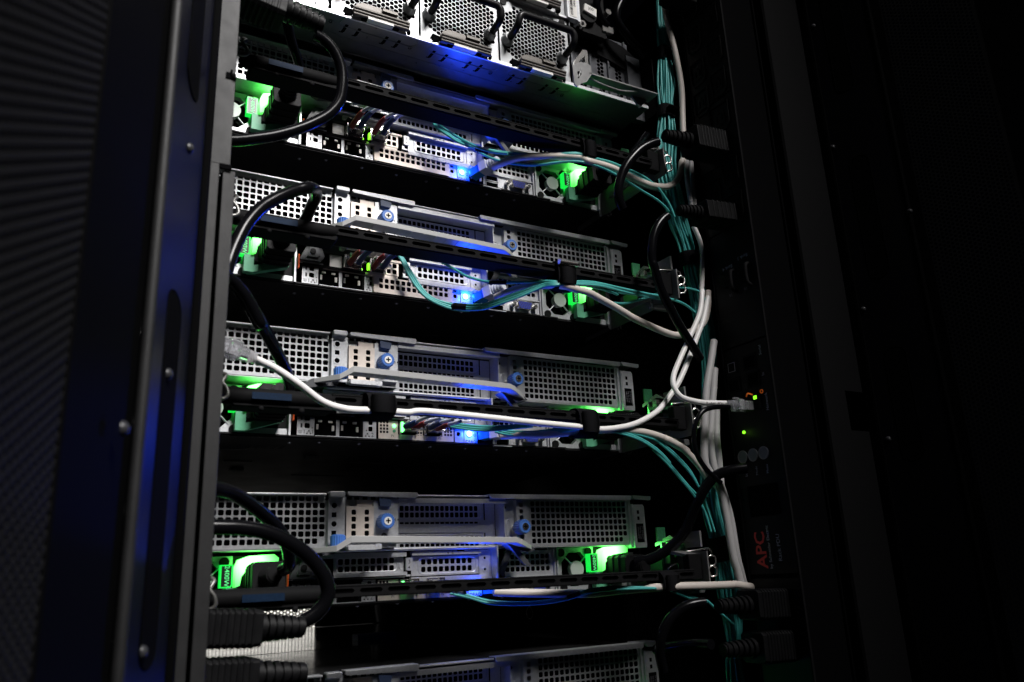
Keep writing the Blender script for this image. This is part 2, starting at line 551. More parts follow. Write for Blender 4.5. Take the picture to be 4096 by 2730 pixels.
def part(name, key, fn, mats, parent, bevel=0.0, label=None, loc=None):
    o = link(name, cached(key, fn, mats), parent, bevel, None, label)
    if loc:
        o.location = Vector(loc) * S
    return o
PATHS = {
 'w_a': [(104.1,-52.0,-12.3),(105.7,-58.1,-12.7),(109.3,-64.3,-11.9),(116.3,-70.4,-9.8),(126.8,-76.6,-8.3),(144.4,-82.7,-6.5),(162.2,-88.9,-5.7),(176.2,-95.0,-7.4),(179.9,-100.0,-12.2),(190.1,-99.1,-11.6),(209.1,-98.2,-11.8),(228.2,-97.3,-15.0),(247.8,-96.4,-18.2),(261.5,-95.6,-18.6),(278.6,-94.7,-15.7),(292.6,-93.8,-7.8),(302.7,-92.9,5.6),(307.9,-92.0,20.5),(315.1,-88.0,30.8),(319.4,-88.0,73.8),(323.5,-88.0,118.2),(320.3,-88.0,161.8),(313.3,-88.0,205.1),(313.0,-88.0,240.1)],
 'w_b': [(100.8,-52.0,-144.7),(106.0,-63.5,-143.3),(117.8,-75.0,-140.3),(135.3,-86.5,-140.1),(145.1,-98.0,-143.3),(158.7,-98.0,-144.7),(172.6,-96.0,-145.1),(186.6,-94.0,-148.5),(207.3,-92.0,-154.6),(228.4,-90.0,-161.6),(266.0,-89.0,-171.0),(283.8,-89.0,-170.8),(305.2,-89.0,-162.1),(317.0,-89.0,-151.4),(323.1,-89.0,-135.5),(325.5,-89.0,-119.8)],
 'w_c': [(100.5,-52.0,-271.7),(111.8,-62.8,-272.2),(128.7,-73.5,-273.0),(151.7,-84.2,-271.8),(162.6,-95.0,-271.4),(187.3,-95.0,-269.6),(203.5,-93.8,-268.9),(227.8,-92.5,-270.0),(255.1,-91.2,-275.7),(275.8,-90.0,-284.9),(247.2,-92.0,-273.9),(266.4,-92.0,-281.6),(283.4,-92.0,-295.6),(295.3,-92.0,-309.8),(306.3,-92.0,-317.6),(314.4,-92.0,-333.2)],
 'w_d': [(88.0,-52.0,-399.6),(116.8,-60.0,-401.9),(150.1,-68.0,-404.0),(171.2,-76.0,-404.7),(192.7,-84.0,-403.3),(214.4,-92.0,-402.7),(227.8,-100.0,-402.5),(241.8,-104.0,-402.5),(271.6,-102.0,-403.3),(299.8,-100.0,-403.8),(307.1,-100.0,-404.0),(335.4,-95.0,-407.7)],
 'white_loop': [(317.4,-88.0,-49.3),(324.8,-88.0,-69.9),(322.0,-88.0,-99.1),(314.5,-88.0,-135.3),(311.8,-95.0,-123.8),(302.7,-98.1,-148.5),(283.2,-101.2,-176.5),(262.6,-104.4,-204.7),(252.0,-107.5,-220.1),(249.2,-110.6,-230.4),(253.4,-113.8,-239.8),(268.7,-116.9,-243.9),(291.6,-120.0,-245.2),(298.0,-124.0,-245.0)],
 'white_long': [(323.8,-90.0,-126.6),(312.7,-91.1,-152.6),(300.9,-92.2,-172.0),(285.5,-93.3,-197.0),(270.0,-94.4,-219.7),(255.9,-95.6,-234.7),(237.9,-96.7,-250.8),(212.9,-97.8,-262.9),(191.1,-98.9,-268.4),(171.1,-100.0,-270.9),(157.8,-102.0,-270.6),(146.7,-101.0,-270.0),(101.8,-100.0,-268.4),(59.5,-99.0,-266.4),(10.0,-98.0,-264.7),(-2.6,-97.0,-266.2),(-12.0,-97.0,-266.2),(-24.4,-98.0,-266.5),(-37.8,-105.4,-268.2),(-56.8,-112.9,-270.0),(-75.8,-120.3,-267.5),(-94.2,-127.7,-258.4),(-111.7,-135.1,-251.0),(-124.7,-142.6,-248.4),(-131.4,-150.0,-248.6)],
 'gray1': [(318.9,-96.0,-174.8),(311.1,-96.0,-198.2),(303.2,-96.0,-220.2),(297.9,-96.0,-241.5),(293.0,-96.0,-269.2),(289.6,-96.0,-292.0),(292.8,-96.0,-302.5),(304.3,-96.0,-315.8),(308.4,-96.0,-346.7),(310.6,-96.0,-379.2),(313.6,-96.0,-392.0),(317.2,-96.0,-411.1),(318.5,-96.0,-429.9)],
 'gray2': [(319.2,-92.0,-202.2),(313.8,-92.0,-225.6),(308.3,-92.0,-247.0),(303.2,-92.0,-274.8),(303.2,-92.0,-295.1),(305.7,-92.0,-305.7),(311.6,-92.0,-322.0),(316.8,-92.0,-346.5),(318.8,-92.0,-377.1),(322.2,-92.0,-396.5),(326.1,-92.0,-417.8)],
 'gray3': [(319.8,-88.0,-238.5),(315.2,-88.0,-266.8),(314.6,-88.0,-287.4),(313.9,-88.0,-303.6),(311.7,-90.0,-324.0),(314.2,-90.0,-346.3),(318.3,-90.0,-377.0),(322.6,-90.0,-396.5),(326.9,-90.0,-415.8)],
 'gray4': [(314.5,-92.0,23.5),(312.5,-92.0,0.1),(313.1,-92.0,-17.3),(313.7,-92.0,-29.6)],
 'gray5': [(322.5,-90.0,25.0),(321.5,-90.0,3.1),(320.5,-90.0,-14.8),(320.5,-90.0,-27.3)],
 't_a1': [(55.9,-22.0,40.7),(57.1,-28.1,32.7),(64.3,-34.2,24.2),(71.4,-40.2,15.7),(78.4,-46.3,9.8),(85.4,-52.4,5.2),(99.2,-58.5,1.3),(113.1,-64.6,-1.0),(124.9,-70.7,-2.6),(134.0,-76.8,-4.0),(151.8,-82.8,-2.2),(162.4,-88.9,-2.0),(176.6,-95.0,-2.6),(180.2,-100.0,-7.9),(190.3,-99.4,-6.8),(209.1,-98.9,-6.5),(233.1,-98.3,-9.5),(247.4,-97.8,-12.0),(259.2,-97.2,-16.1),(267.0,-96.7,-20.5),(274.6,-96.1,-27.8),(281.8,-95.6,-37.6),(286.3,-95.0,-47.9)],
 't_a2': [(54.9,-24.0,37.2),(56.1,-30.1,29.6),(63.3,-36.2,21.1),(70.3,-42.2,12.7),(77.4,-48.3,6.7),(84.3,-54.4,2.3),(98.0,-60.5,-1.8),(111.9,-66.6,-4.0),(123.6,-72.7,-5.7),(132.7,-78.8,-6.7),(150.4,-84.8,-4.8),(160.9,-90.9,-4.5),(175.1,-97.0,-5.0),(180.0,-100.0,-10.0),(190.2,-99.2,-9.4),(209.0,-98.5,-10.3),(233.3,-97.8,-12.6),(254.1,-97.0,-16.5)],
 't_a3': [(65.9,-15.0,43.6),(70.7,-27.8,30.0),(74.6,-40.7,17.7),(78.2,-53.5,6.2),(81.4,-66.3,-4.5),(87.7,-79.2,-13.6),(97.1,-92.0,-19.9)],
 't_a4': [(99.8,-30.0,15.2),(99.0,-39.4,7.3),(104.2,-48.9,-1.1),(116.2,-58.3,-7.9),(131.8,-67.7,-11.6),(140.2,-77.1,-13.9),(155.9,-86.6,-12.5),(170.0,-96.0,-13.1),(183.2,-100.0,-14.8),(199.7,-98.9,-15.4),(216.3,-97.7,-18.6),(228.1,-96.6,-21.4),(247.5,-95.4,-27.4),(267.4,-94.3,-33.3),(280.7,-93.1,-40.8),(287.7,-92.0,-46.4)],
 't_b1': [(63.3,-20.0,-104.8),(70.5,-29.6,-113.6),(77.6,-39.2,-122.9),(84.5,-48.9,-129.0),(90.0,-58.5,-133.6),(96.7,-68.1,-136.5),(110.3,-77.8,-137.9),(128.8,-87.4,-137.5),(136.1,-97.0,-140.1),(155.3,-100.0,-138.4),(171.4,-99.0,-135.9),(185.0,-98.0,-135.3),(212.2,-97.0,-136.2),(240.4,-96.0,-136.9),(258.2,-95.0,-136.8),(206.8,-95.0,-139.8),(224.3,-94.2,-137.7),(257.8,-93.3,-137.1),(274.5,-92.5,-137.0),(289.4,-91.7,-139.5),(302.2,-90.8,-145.6),(307.8,-90.0,-152.8)],
 't_b2': [(22.9,-12.0,-98.4),(27.4,-15.0,-106.9),(33.0,-18.0,-118.6),(41.8,-21.0,-134.2),(51.9,-24.0,-143.5),(67.9,-27.0,-147.4),(84.3,-30.0,-148.3),(67.6,-34.0,-149.5),(78.1,-44.7,-152.7),(85.6,-55.3,-154.5),(92.3,-66.0,-153.8),(110.5,-76.7,-146.9),(128.7,-87.3,-140.6),(135.4,-98.0,-141.9),(155.2,-100.0,-139.5),(184.9,-98.0,-136.1),(212.8,-96.0,-137.0),(241.9,-94.0,-137.5),(260.6,-92.0,-136.7)],
 't_b3': [(21.6,-12.0,-98.6),(25.9,-15.0,-107.1),(30.7,-18.0,-118.9),(39.6,-21.0,-134.6),(50.1,-24.0,-144.4),(67.9,-27.0,-149.9),(84.2,-30.0,-150.8),(67.5,-34.0,-151.9),(78.0,-44.7,-155.1),(85.5,-55.3,-156.9),(92.2,-66.0,-156.2),(110.3,-76.7,-149.4),(128.6,-87.3,-142.1),(135.3,-98.0,-143.1),(155.1,-100.0,-140.8),(184.8,-98.0,-137.6),(212.7,-96.0,-138.5),(241.7,-94.0,-139.1),(260.4,-92.0,-138.3)],
 't_b4': [(20.6,-12.0,-98.8),(24.7,-15.0,-107.3),(28.8,-18.0,-119.2),(37.7,-21.0,-134.8),(48.7,-24.0,-145.2),(67.8,-27.0,-151.9),(84.1,-30.0,-152.8),(67.4,-34.0,-154.0),(78.0,-44.7,-157.1),(85.4,-55.3,-158.9),(92.1,-66.0,-158.2),(110.2,-76.7,-151.4),(128.5,-87.3,-143.3),(135.2,-98.0,-144.1),(155.1,-100.0,-140.9),(186.8,-95.0,-139.1),(210.2,-90.0,-139.9)],
 't_b5': [(206.2,-88.0,-147.8),(216.1,-88.2,-147.2),(228.0,-88.5,-144.2),(245.7,-88.8,-137.5),(264.0,-89.0,-129.6),(282.6,-89.2,-123.2),(299.3,-89.5,-120.9),(313.8,-89.8,-123.2),(318.2,-90.0,-130.4)],
 't_c1': [(52.3,-30.0,-255.3),(58.8,-46.5,-261.9),(78.0,-63.0,-266.6),(102.5,-79.5,-267.4),(106.3,-96.0,-269.7)],
 't_c4': [(96.1,-50.0,-264.4),(104.5,-59.6,-268.4),(119.7,-69.2,-270.2),(137.5,-78.8,-269.0),(149.1,-88.4,-269.1),(152.3,-98.0,-269.7)],
 't_c2': [(52.3,-30.0,-257.2),(58.8,-46.5,-263.7),(77.9,-63.0,-268.4),(102.5,-79.5,-268.4),(106.2,-96.0,-270.4)],
 't_c5': [(96.1,-50.0,-266.2),(104.4,-59.6,-270.2),(119.6,-69.2,-272.0),(137.4,-78.8,-270.5),(149.1,-88.4,-270.2),(152.2,-98.0,-270.6)],
 't_c3': [(52.2,-30.0,-258.8),(58.7,-46.5,-265.3),(77.9,-63.0,-270.0),(102.4,-79.5,-269.4),(106.2,-96.0,-271.0)],
 't_c6': [(96.0,-50.0,-267.9),(104.3,-59.6,-271.9),(119.5,-69.2,-273.6),(137.3,-78.8,-271.8),(149.0,-88.4,-271.2),(152.1,-98.0,-271.4)],
 't_c7': [(179.7,-97.0,-269.1),(199.2,-95.8,-271.6),(219.0,-94.5,-276.2),(238.7,-93.2,-285.7),(251.8,-92.0,-296.7),(232.9,-92.0,-282.9),(247.9,-92.0,-294.7),(262.8,-92.0,-309.2),(271.7,-92.0,-318.1),(280.4,-90.0,-324.3),(288.4,-90.0,-339.6),(293.1,-90.0,-357.0)],
 't_c9': [(183.5,-97.0,-268.9),(206.8,-94.5,-269.4),(234.5,-92.0,-273.5),(243.5,-90.0,-276.3),(260.5,-90.0,-288.1),(275.6,-90.0,-302.1),(284.0,-90.0,-316.4),(289.9,-88.0,-321.8),(294.7,-88.0,-339.5),(299.4,-88.0,-357.0)],
 't_c8': [(179.6,-97.0,-270.8),(199.0,-95.8,-273.2),(218.8,-94.5,-277.8),(238.5,-93.2,-287.4),(251.6,-92.0,-298.3),(232.7,-92.0,-284.4),(247.7,-92.0,-296.8),(262.5,-92.0,-311.2),(271.4,-92.0,-320.1),(279.9,-90.0,-327.8),(288.4,-90.0,-339.6),(293.1,-90.0,-357.0)],
 't_c10': [(183.3,-97.0,-270.6),(206.6,-94.5,-271.1),(234.3,-92.0,-275.2),(243.3,-90.0,-278.4),(260.2,-90.0,-290.2),(275.4,-90.0,-304.2),(284.0,-90.0,-316.4),(289.9,-88.0,-321.8),(294.7,-88.0,-339.5),(299.4,-88.0,-357.0)],
 't_d1': [(61.7,-25.0,-397.7),(75.7,-33.1,-402.1),(89.7,-41.2,-406.9),(109.9,-49.3,-409.3),(130.5,-57.4,-409.3),(143.6,-65.6,-407.6),(152.9,-73.7,-405.2),(160.8,-81.8,-401.8),(181.8,-89.9,-400.6),(223.7,-98.0,-403.5),(233.0,-102.0,-404.9),(251.3,-98.5,-410.4),(273.1,-95.0,-416.2),(275.4,-95.0,-416.3),(292.9,-92.5,-428.4),(306.9,-90.0,-437.5)],
 't_d2': [(61.6,-25.0,-399.4),(75.7,-33.1,-403.7),(89.6,-41.2,-408.6),(109.9,-49.3,-410.6),(130.4,-57.4,-410.6),(143.5,-65.6,-409.0),(152.8,-73.7,-406.5),(160.6,-81.8,-403.5),(181.6,-89.9,-402.2),(223.7,-98.0,-403.5),(232.8,-102.0,-406.5),(251.1,-98.5,-412.1),(272.9,-95.0,-417.0),(275.4,-95.0,-416.3),(292.9,-92.5,-428.4),(306.9,-90.0,-437.5)],
 'p_topleft': [(-92.7,-135.0,13.9),(-86.5,-134.2,12.7),(-79.8,-133.5,8.6),(-73.9,-132.7,0.5),(-70.2,-131.9,-10.4),(-69.8,-131.2,-24.3),(-72.0,-130.4,-36.8),(-79.3,-129.6,-48.4),(-89.5,-128.8,-57.7),(-102.0,-128.1,-66.4),(-116.8,-127.3,-74.6),(-132.8,-126.5,-81.1),(-144.5,-125.8,-85.0),(-156.1,-125.0,-87.0)],
 'p_topleft2': [(-109.1,-110.0,41.8),(-105.0,-101.7,37.1),(-99.9,-93.3,31.3),(-94.8,-85.0,28.5),(-89.6,-76.7,25.4),(-85.3,-68.3,21.9),(-84.8,-60.0,14.7)],
 'p_b': [(-158.3,-170.0,-218.0),(-153.0,-166.7,-206.2),(-150.5,-163.3,-195.3),(-146.8,-160.0,-181.5),(-141.1,-156.7,-165.4),(-134.4,-153.3,-152.7),(-126.5,-150.0,-142.0),(-115.2,-146.7,-131.6),(-104.2,-143.3,-123.3),(-95.2,-140.0,-118.0),(-86.6,-125.0,-110.5),(-82.0,-112.0,-109.2),(-81.4,-99.0,-110.0),(-81.3,-86.0,-113.1),(-82.2,-73.0,-117.7),(-82.3,-60.0,-122.4)],
 'p_c': [(-157.6,-170.0,-195.0),(-151.7,-166.0,-202.7),(-145.2,-162.0,-205.7),(-137.7,-158.0,-211.9),(-131.4,-154.0,-220.0),(-125.9,-150.0,-226.8),(-132.0,-145.0,-213.5),(-124.0,-132.9,-216.8),(-116.5,-120.7,-221.4),(-107.9,-108.6,-228.0),(-99.9,-96.4,-233.4),(-92.6,-84.3,-239.2),(-86.8,-72.1,-244.7),(-84.4,-60.0,-249.0)],
 'p_d1': [(-159.0,-150.0,-326.2),(-146.7,-140.0,-329.5),(-135.6,-130.0,-330.6),(-124.7,-120.0,-334.4),(-113.2,-110.0,-340.1),(-102.1,-100.0,-347.0),(-92.3,-90.0,-355.1),(-85.5,-80.0,-364.3),(-82.2,-70.0,-373.8),(-84.2,-60.0,-377.0)],
 'p_d2': [(-157.2,-150.0,-353.1),(-143.2,-149.1,-353.2),(-131.7,-148.2,-353.6),(-119.1,-147.3,-355.6),(-107.6,-146.4,-359.6),(-95.9,-145.5,-366.1),(-86.4,-144.5,-373.8),(-79.3,-143.6,-382.7),(-76.0,-142.7,-391.5),(-77.9,-141.8,-399.6),(-83.7,-140.9,-405.9),(-90.7,-140.0,-409.3)],
 'p_r1': [(247.9,-125.0,11.9),(238.7,-123.1,7.7),(229.3,-121.2,1.4),(219.7,-119.4,-8.3),(211.4,-117.5,-19.3),(206.1,-115.6,-30.5),(203.2,-113.8,-43.2),(204.2,-111.9,-52.9),(209.1,-110.0,-60.7)],
 'p_r1b': [(291.4,-60.0,65.6),(268.5,-73.3,41.5),(247.6,-86.7,18.6),(227.1,-100.0,-6.9)],
 'p_r2': [(249.7,-125.0,-66.9),(243.6,-124.0,-71.9),(237.2,-123.0,-80.1),(232.4,-122.0,-91.1),(229.9,-121.0,-103.7),(230.0,-120.0,-114.7),(231.8,-120.0,-120.2),(240.5,-116.0,-139.0),(254.5,-112.0,-157.3),(268.9,-108.0,-173.6),(283.8,-104.0,-188.1),(294.3,-100.0,-196.8)],
 'p_r3': [(237.8,-45.0,-380.5),(248.3,-53.3,-379.0),(259.2,-61.7,-373.2),(267.6,-70.0,-365.1),(275.0,-78.3,-352.8),(280.3,-86.7,-335.0),(285.2,-95.0,-320.4),(292.5,-103.3,-309.2),(303.2,-111.7,-304.5),(316.4,-120.0,-303.0)],
 'p_thin': [(299.5,-125.0,-248.6),(282.9,-123.6,-249.3),(269.0,-122.1,-253.9),(260.6,-120.7,-265.6),(257.7,-119.3,-280.8),(261.4,-117.9,-293.4),(272.3,-116.4,-305.8),(287.9,-115.0,-316.1)],
 'p_r4': [(245.5,-125.0,-415.6),(233.2,-120.8,-416.9),(223.3,-116.7,-421.1),(214.1,-112.5,-430.1),(209.8,-108.3,-442.0),(210.5,-104.2,-453.4),(216.0,-100.0,-467.1)],
 'p_r5': [(247.2,-125.0,-448.2),(247.3,-108.8,-448.5),(242.7,-92.5,-449.9),(240.1,-76.2,-452.4),(242.2,-60.0,-455.3)],
 'p_top1': [(233.8,-70.0,218.7),(232.7,-67.5,208.4),(235.7,-65.0,200.6),(242.0,-62.5,194.8),(250.5,-60.0,191.7)],
 'p_top2': [(273.1,-70.0,233.2),(264.4,-68.6,219.0),(260.2,-67.1,207.7),(261.3,-65.7,198.2),(270.7,-64.3,188.6),(282.3,-62.9,179.7),(291.4,-61.4,175.8),(301.2,-60.0,168.0)],
 'bundle': [(326.7,-72.0,263.4,5.19),(323.1,-72.0,225.9,6.54),(319.5,-72.0,186.6,7.29),(319.4,-72.0,170.7,6.14),(318.7,-72.0,154.8,8.05),(316.0,-72.0,125.8,10.17),(313.2,-72.0,102.9,8.99),(312.7,-72.0,91.9,8.14),(311.6,-72.0,78.1,8.91),(308.2,-72.0,55.8,10.97),(304.8,-72.0,31.3,11.12),(304.8,-72.0,8.1,11.04),(308.5,-72.0,-16.6,10.97),(312.4,-72.0,-40.9,10.91),(318.2,-72.0,-59.7,10.1),(321.8,-72.0,-76.3,8.25),(324.5,-72.0,-95.4,8.47),(327.7,-72.0,-118.9,9.69),(330.5,-72.0,-139.8,10.4),(333.3,-72.0,-167.4,8.47),(330.6,-72.0,-200.9,7.24),(320.9,-72.0,-251.1,7.07),(313.8,-72.0,-299.0,7.45),(313.2,-72.0,-333.5,8.14),(317.1,-72.0,-358.4,8.61),(320.2,-72.0,-371.8,8.58),(323.3,-72.0,-387.3,9.85),(322.5,-72.0,-411.2,10.26),(324.4,-72.0,-437.0,9.67),(322.4,-72.0,-457.8,7.06),(319.8,-72.0,-470.0,7.01),(319.9,-72.0,-494.5,8.93)],
 'dac_r1': [(-28.9,-30.0,9.4),(-28.3,-37.0,10.9),(-27.1,-44.0,13.1),(-26.0,-51.0,13.6),(-24.3,-58.0,13.2),(-22.1,-65.0,11.4),(-18.7,-72.0,9.8)],
 'dac_b1': [(-21.1,-30.0,11.4),(-20.5,-37.0,12.9),(-18.8,-44.0,15.3),(-17.1,-51.0,15.7),(-16.0,-58.0,14.2),(-15.0,-65.0,12.4),(-12.9,-72.0,10.5)],
 'dac_r2': [(-7.7,-30.0,8.3),(-7.2,-37.0,9.8),(-6.1,-44.0,12.1),(-4.4,-51.0,13.2),(-2.2,-58.0,12.8),(-0.7,-65.0,10.8),(2.0,-72.0,8.8)],
 'dac_b2': [(1.0,-30.0,10.5),(1.4,-37.0,12.1),(2.5,-44.0,14.4),(4.7,-51.0,15.3),(5.7,-58.0,14.2),(6.6,-65.0,12.1),(8.0,-72.0,9.7)],
 'dacc_b1': [(22.9,-26.0,4.1),(24.1,-34.5,4.2),(26.3,-43.0,5.2),(28.5,-51.5,6.4),(30.5,-60.0,6.5)],
 'dacc_r1': [(30.1,-24.0,4.0),(32.2,-33.0,4.1),(34.2,-42.0,5.0),(36.1,-51.0,5.3),(36.7,-60.0,4.7)],
 'dacc_b2': [(45.8,-26.0,4.4),(45.6,-37.3,4.5),(45.8,-48.7,4.7),(45.8,-60.0,3.6)],
 'dacc_r2': [(53.3,-24.0,4.3),(52.7,-36.0,3.5),(53.1,-48.0,3.5),(52.8,-60.0,2.4)],
}

# ================================================================== rack servers
def f_body():
    m = MB()
    m.box(-151, 259, 13, 738, -3.8, 78)  # near-black block paints the shade seen through the vent holes
    return m


def f_bottom():
    m = MB()
    m.box(-152, 264, 0, 740, -5.6, -4.2, 0)
    # rolled rear edge and the pressed seams under the chassis
    m.box(-152, 200, -1.5, 0.5, -4.2, -3.0, 0)
    for x, y in ((-120, 95), (-30, 88), (96, 92), (190, 90), (35, 160), (-80, 180), (150, 170)):
        m.box(x, x + 12, y, y + 8, -7.2, -5.6, 0)
    for x, y, w in ((-125, 60, 34), (-96, 130, 26), (20, 120, 45), (120, 40, 30), (160, 110, 36), (-10, 220, 60)):
        m.box(x, x + w, y, y + 1.6, -6.4, -5.6, 0)
    for i in range(10):
        for j in range(3):
            m.box(-128 + i * 7, -124 + i * 7, 40 + j * 6, 43 + j * 6, -5.9, -5.6, 0)
            m.box(204 + i * 5, 207 + i * 5, 44 + j * 6, 47 + j * 6, -5.9, -5.6, 0)
    return m


def f_lid():
    m = MB()
    m.box(-152, 262, 244.6, 740, 78.2, 79.6, 0)
    m.box(-152, 262, -14, 243.6, 78.2, 79.4, 0)
    return m


def f_lid_latch():
    m = MB()
    m.box(104, 152, 330, 352, 79.6, 86, 0)
    return m


def psu(parent, side, cord=True):
    x0 = 0

    def frame():
        m = MB()
        cx, cz, R = 22.8, 15.8, 15.3
        # octagonal opening in the end plate
        k = R * 0.414
        octo = [(cx - k, cz - R), (cx + k, cz - R), (cx + R, cz - k), (cx + R, cz + k), (cx + k, cz + R), (cx - k, cz + R), (cx - R, cz + k), (cx - R, cz - k)]
        X0, X1, Z0, Z1 = 4, 44, -3.4, 35.6
        out = [(cx - k, Z0), (cx + k, Z0), (X1, cz - k), (X1, cz + k), (cx + k, Z1), (cx - k, Z1), (X0, cz + k), (X0, cz - k)]
        cor = [(X0, Z0), (X1, Z0), (X1, Z1), (X0, Z1)]
        vs = [(p[0], 0, p[1]) for p in octo + out + cor] + [(p[0], 6, p[1]) for p in octo]
        fs = [(8, 9, 1, 0), (10, 11, 3, 2), (12, 13, 5, 4), (14, 15, 7, 6), (9, 17, 10, 2, 1), (11, 18, 12, 4, 3), (13, 19, 14, 6, 5), (15, 16, 8, 0, 7)]
        fs += [(e, (e + 1) % 8, 20 + (e + 1) % 8, 20 + e) for e in range(8)]
        m.add(vs, fs, 0)
        m.box(X1, 81.5, 0, 1, Z0, 2, 0)
        m.box(44, 81.5, 2.2, 3.2, 2, Z1, 1)
        m.box(0.4, 2.2, -4, 12, -3.6, 36.4, 0)
        m.box(2.6, 3.6, -1, 12, -3.6, 36.4, 0)
        m.box(82, 83.6, -3, 12, -3.6, 36.4, 0)
        # guard struts
        for a in (45, 135, 225, 315):
            c, s_ = math.cos(math.radians(a)), math.sin(math.radians(a))
            p0 = Vector((cx + c * 6, -0.5, cz + s_ * 6))
            m.tube([p0, (cx + c * 17.5, 0.3, cz + s_ * 17.5)], 0.75, 6, 0, 1)
        return m
    ps = part('power_supply', 'psu_frame', frame, ['galvanised', 'black_plastic'], parent, loc=(side, 0, 0))

    def hub():
        m = MB()
        m.cyl((22.8, -3.2, 15.8), (0, 1, 0), 7.4, 1.8, 28)
        m.cyl((22.8, -1.4, 15.8), (0, 1, 0), 6.6, 5, 28)
        return m
    part('fan_hub', 'fan_hub', hub, 'hub_grey', ps)

    def blades():
        m = MB()
        for i in range(7):
            a = i * 2 * math.pi / 7
            pts = []
            for r, da in ((6.5, 0), (14.6, 0.12), (14.6, 0.72), (6.5, 0.5)):
                pts.append((22.8 + r * math.cos(a + da), 7 + da * 7, 15.8 + r * math.sin(a + da)))
            m.add(pts, [(0, 1, 2, 3)])
        m.cyl((22.8, 4, 15.8), (0, 1, 0), 6.6, 8, 20)
        return m
    part('fan_blades', 'fan_blades', blades, 'black_plastic', ps)

    for q, (bx, bz) in enumerate(((8.3, -0.2), (39.4, -0.2), (7.2, 31.2), (37.8, 31.4))):
        part('rubber_bumper', 'psu_plug', lambda: MB().cyl((0, -1.6, 0), (0, 1, 0), 3.7, 1.6, 18), 'black_plastic', ps, loc=(bx, 0, bz))

    def lit():
        m = MB()
        # bright upper bar of the loop handle, led behind the rating tag
        m.prism([(44.2, 27.0), (46.4, 32.4), (54, 35), (72, 35.8), (75.6, 33), (75.2, 29.4), (57, 27.4), (51, 23.5), (48.4, 20), (47.6, 14.0), (44.2, 12.6)], 'y', -13, -3, 0)
        return m
    part('status_light', 'psu_lit', lit, 'guide_green', ps)

    def tagf():
        m = MB()
        # rating tag: lit clear frame with a dark window
        m.prism([(34.2, 12.6), (41.5, 12.6), (43.4, 14.2), (43.4, 29.2), (34.2, 29.2)], 'y', -8, -1, 0)
        m.prism([(35.0, 13.5), (41.0, 13.5), (42.2, 14.6), (42.2, 28.3), (35.0, 28.3)], 'y', -8.4, -7.6, 1)
        put_text(m, '2400W', (38.7, -8.6, 21), 5.0, (0, 0, -1), (1, 0, 0), 2)
        return m
    part('rating_tag', 'psu_tag', tagf, ['led_green_edge', 'label_black', 'led_green_text'], ps)

    def lever():
        m = MB()
        m.prism([(38.5, -2.8), (46, -2.8), (75.6, 6.0), (76.4, 14.5), (70, 15.0), (68, 9.8), (46.5, 3.4), (46.5, 12.4), (38.5, 12.4)], 'y', -10, -3, 0)
        return m
    part('release_handle', 'psu_lever', lever, 'lever_green', ps, 0.6)

    def sock():
        m = MB()
        m.box(46, 70, -9, 2, 6.5, 25, 0, 1.5)
        return m
    part('power_socket', 'psu_sock', sock, 'black_plastic', ps)
    return ps


mat('led_green_text', (0.1, 0.6, 0.2), 0.0, 0.4, emit=(0.10, 0.75, 0.25), estr=0.8)


def rj45(m, x0, x1, z0, z1):
    """socket: dark mouth with a stepped top and pale contact tabs; mats 0 galv, 1 dark, 2 tab"""
    m.box(x0, x1, 1.2, 2.2, z0, z1, 1)
    m.box(x0 - .4, x0 + .8, -1, 1.2, z0, z1, 1)
    m.box(x1 - .8, x1 + .4, -1, 1.2, z0, z1, 1)
    m.box(x0 + .8, x1 - .8, -1.2, 1.2, z1 - .8, z1, 1)
    h = z1 - z0
    m.box(x0 + 1, x0 + 3.0, -.2, 1.2, z0 + h * .35, z0 + h * .66, 2)
    m.box(x1 - 3.0, x1 - 1, -.2, 1.2, z0 + h * .30, z0 + h * .61, 2)
    m.box(x0 + 2.6, x0 + 6, -.2, 1.2, z0 + h * .80, z1 - 1, 2)
    m.box(x1 - 6, x1 - 2.6, -.2, 1.2, z0 + h * .78, z1 - 1.2, 2)
    m.box(x0 + 4, x1 - 4, 0.4, 1.2, z0 + .6, z0 + 2.0, 1)


def net_icon(m, x, z, y, mi):
    for a, b in ((0, 1.3), (-1.5, -.9), (1.5, -.9)):
        m.box(x + a - .65, x + a + .65, y, y + .1, z + b - .5, z + b + .5, mi)
    m.box(x - 1.6, x + 1.6, y, y + .1, z + .1, z + .35, mi)


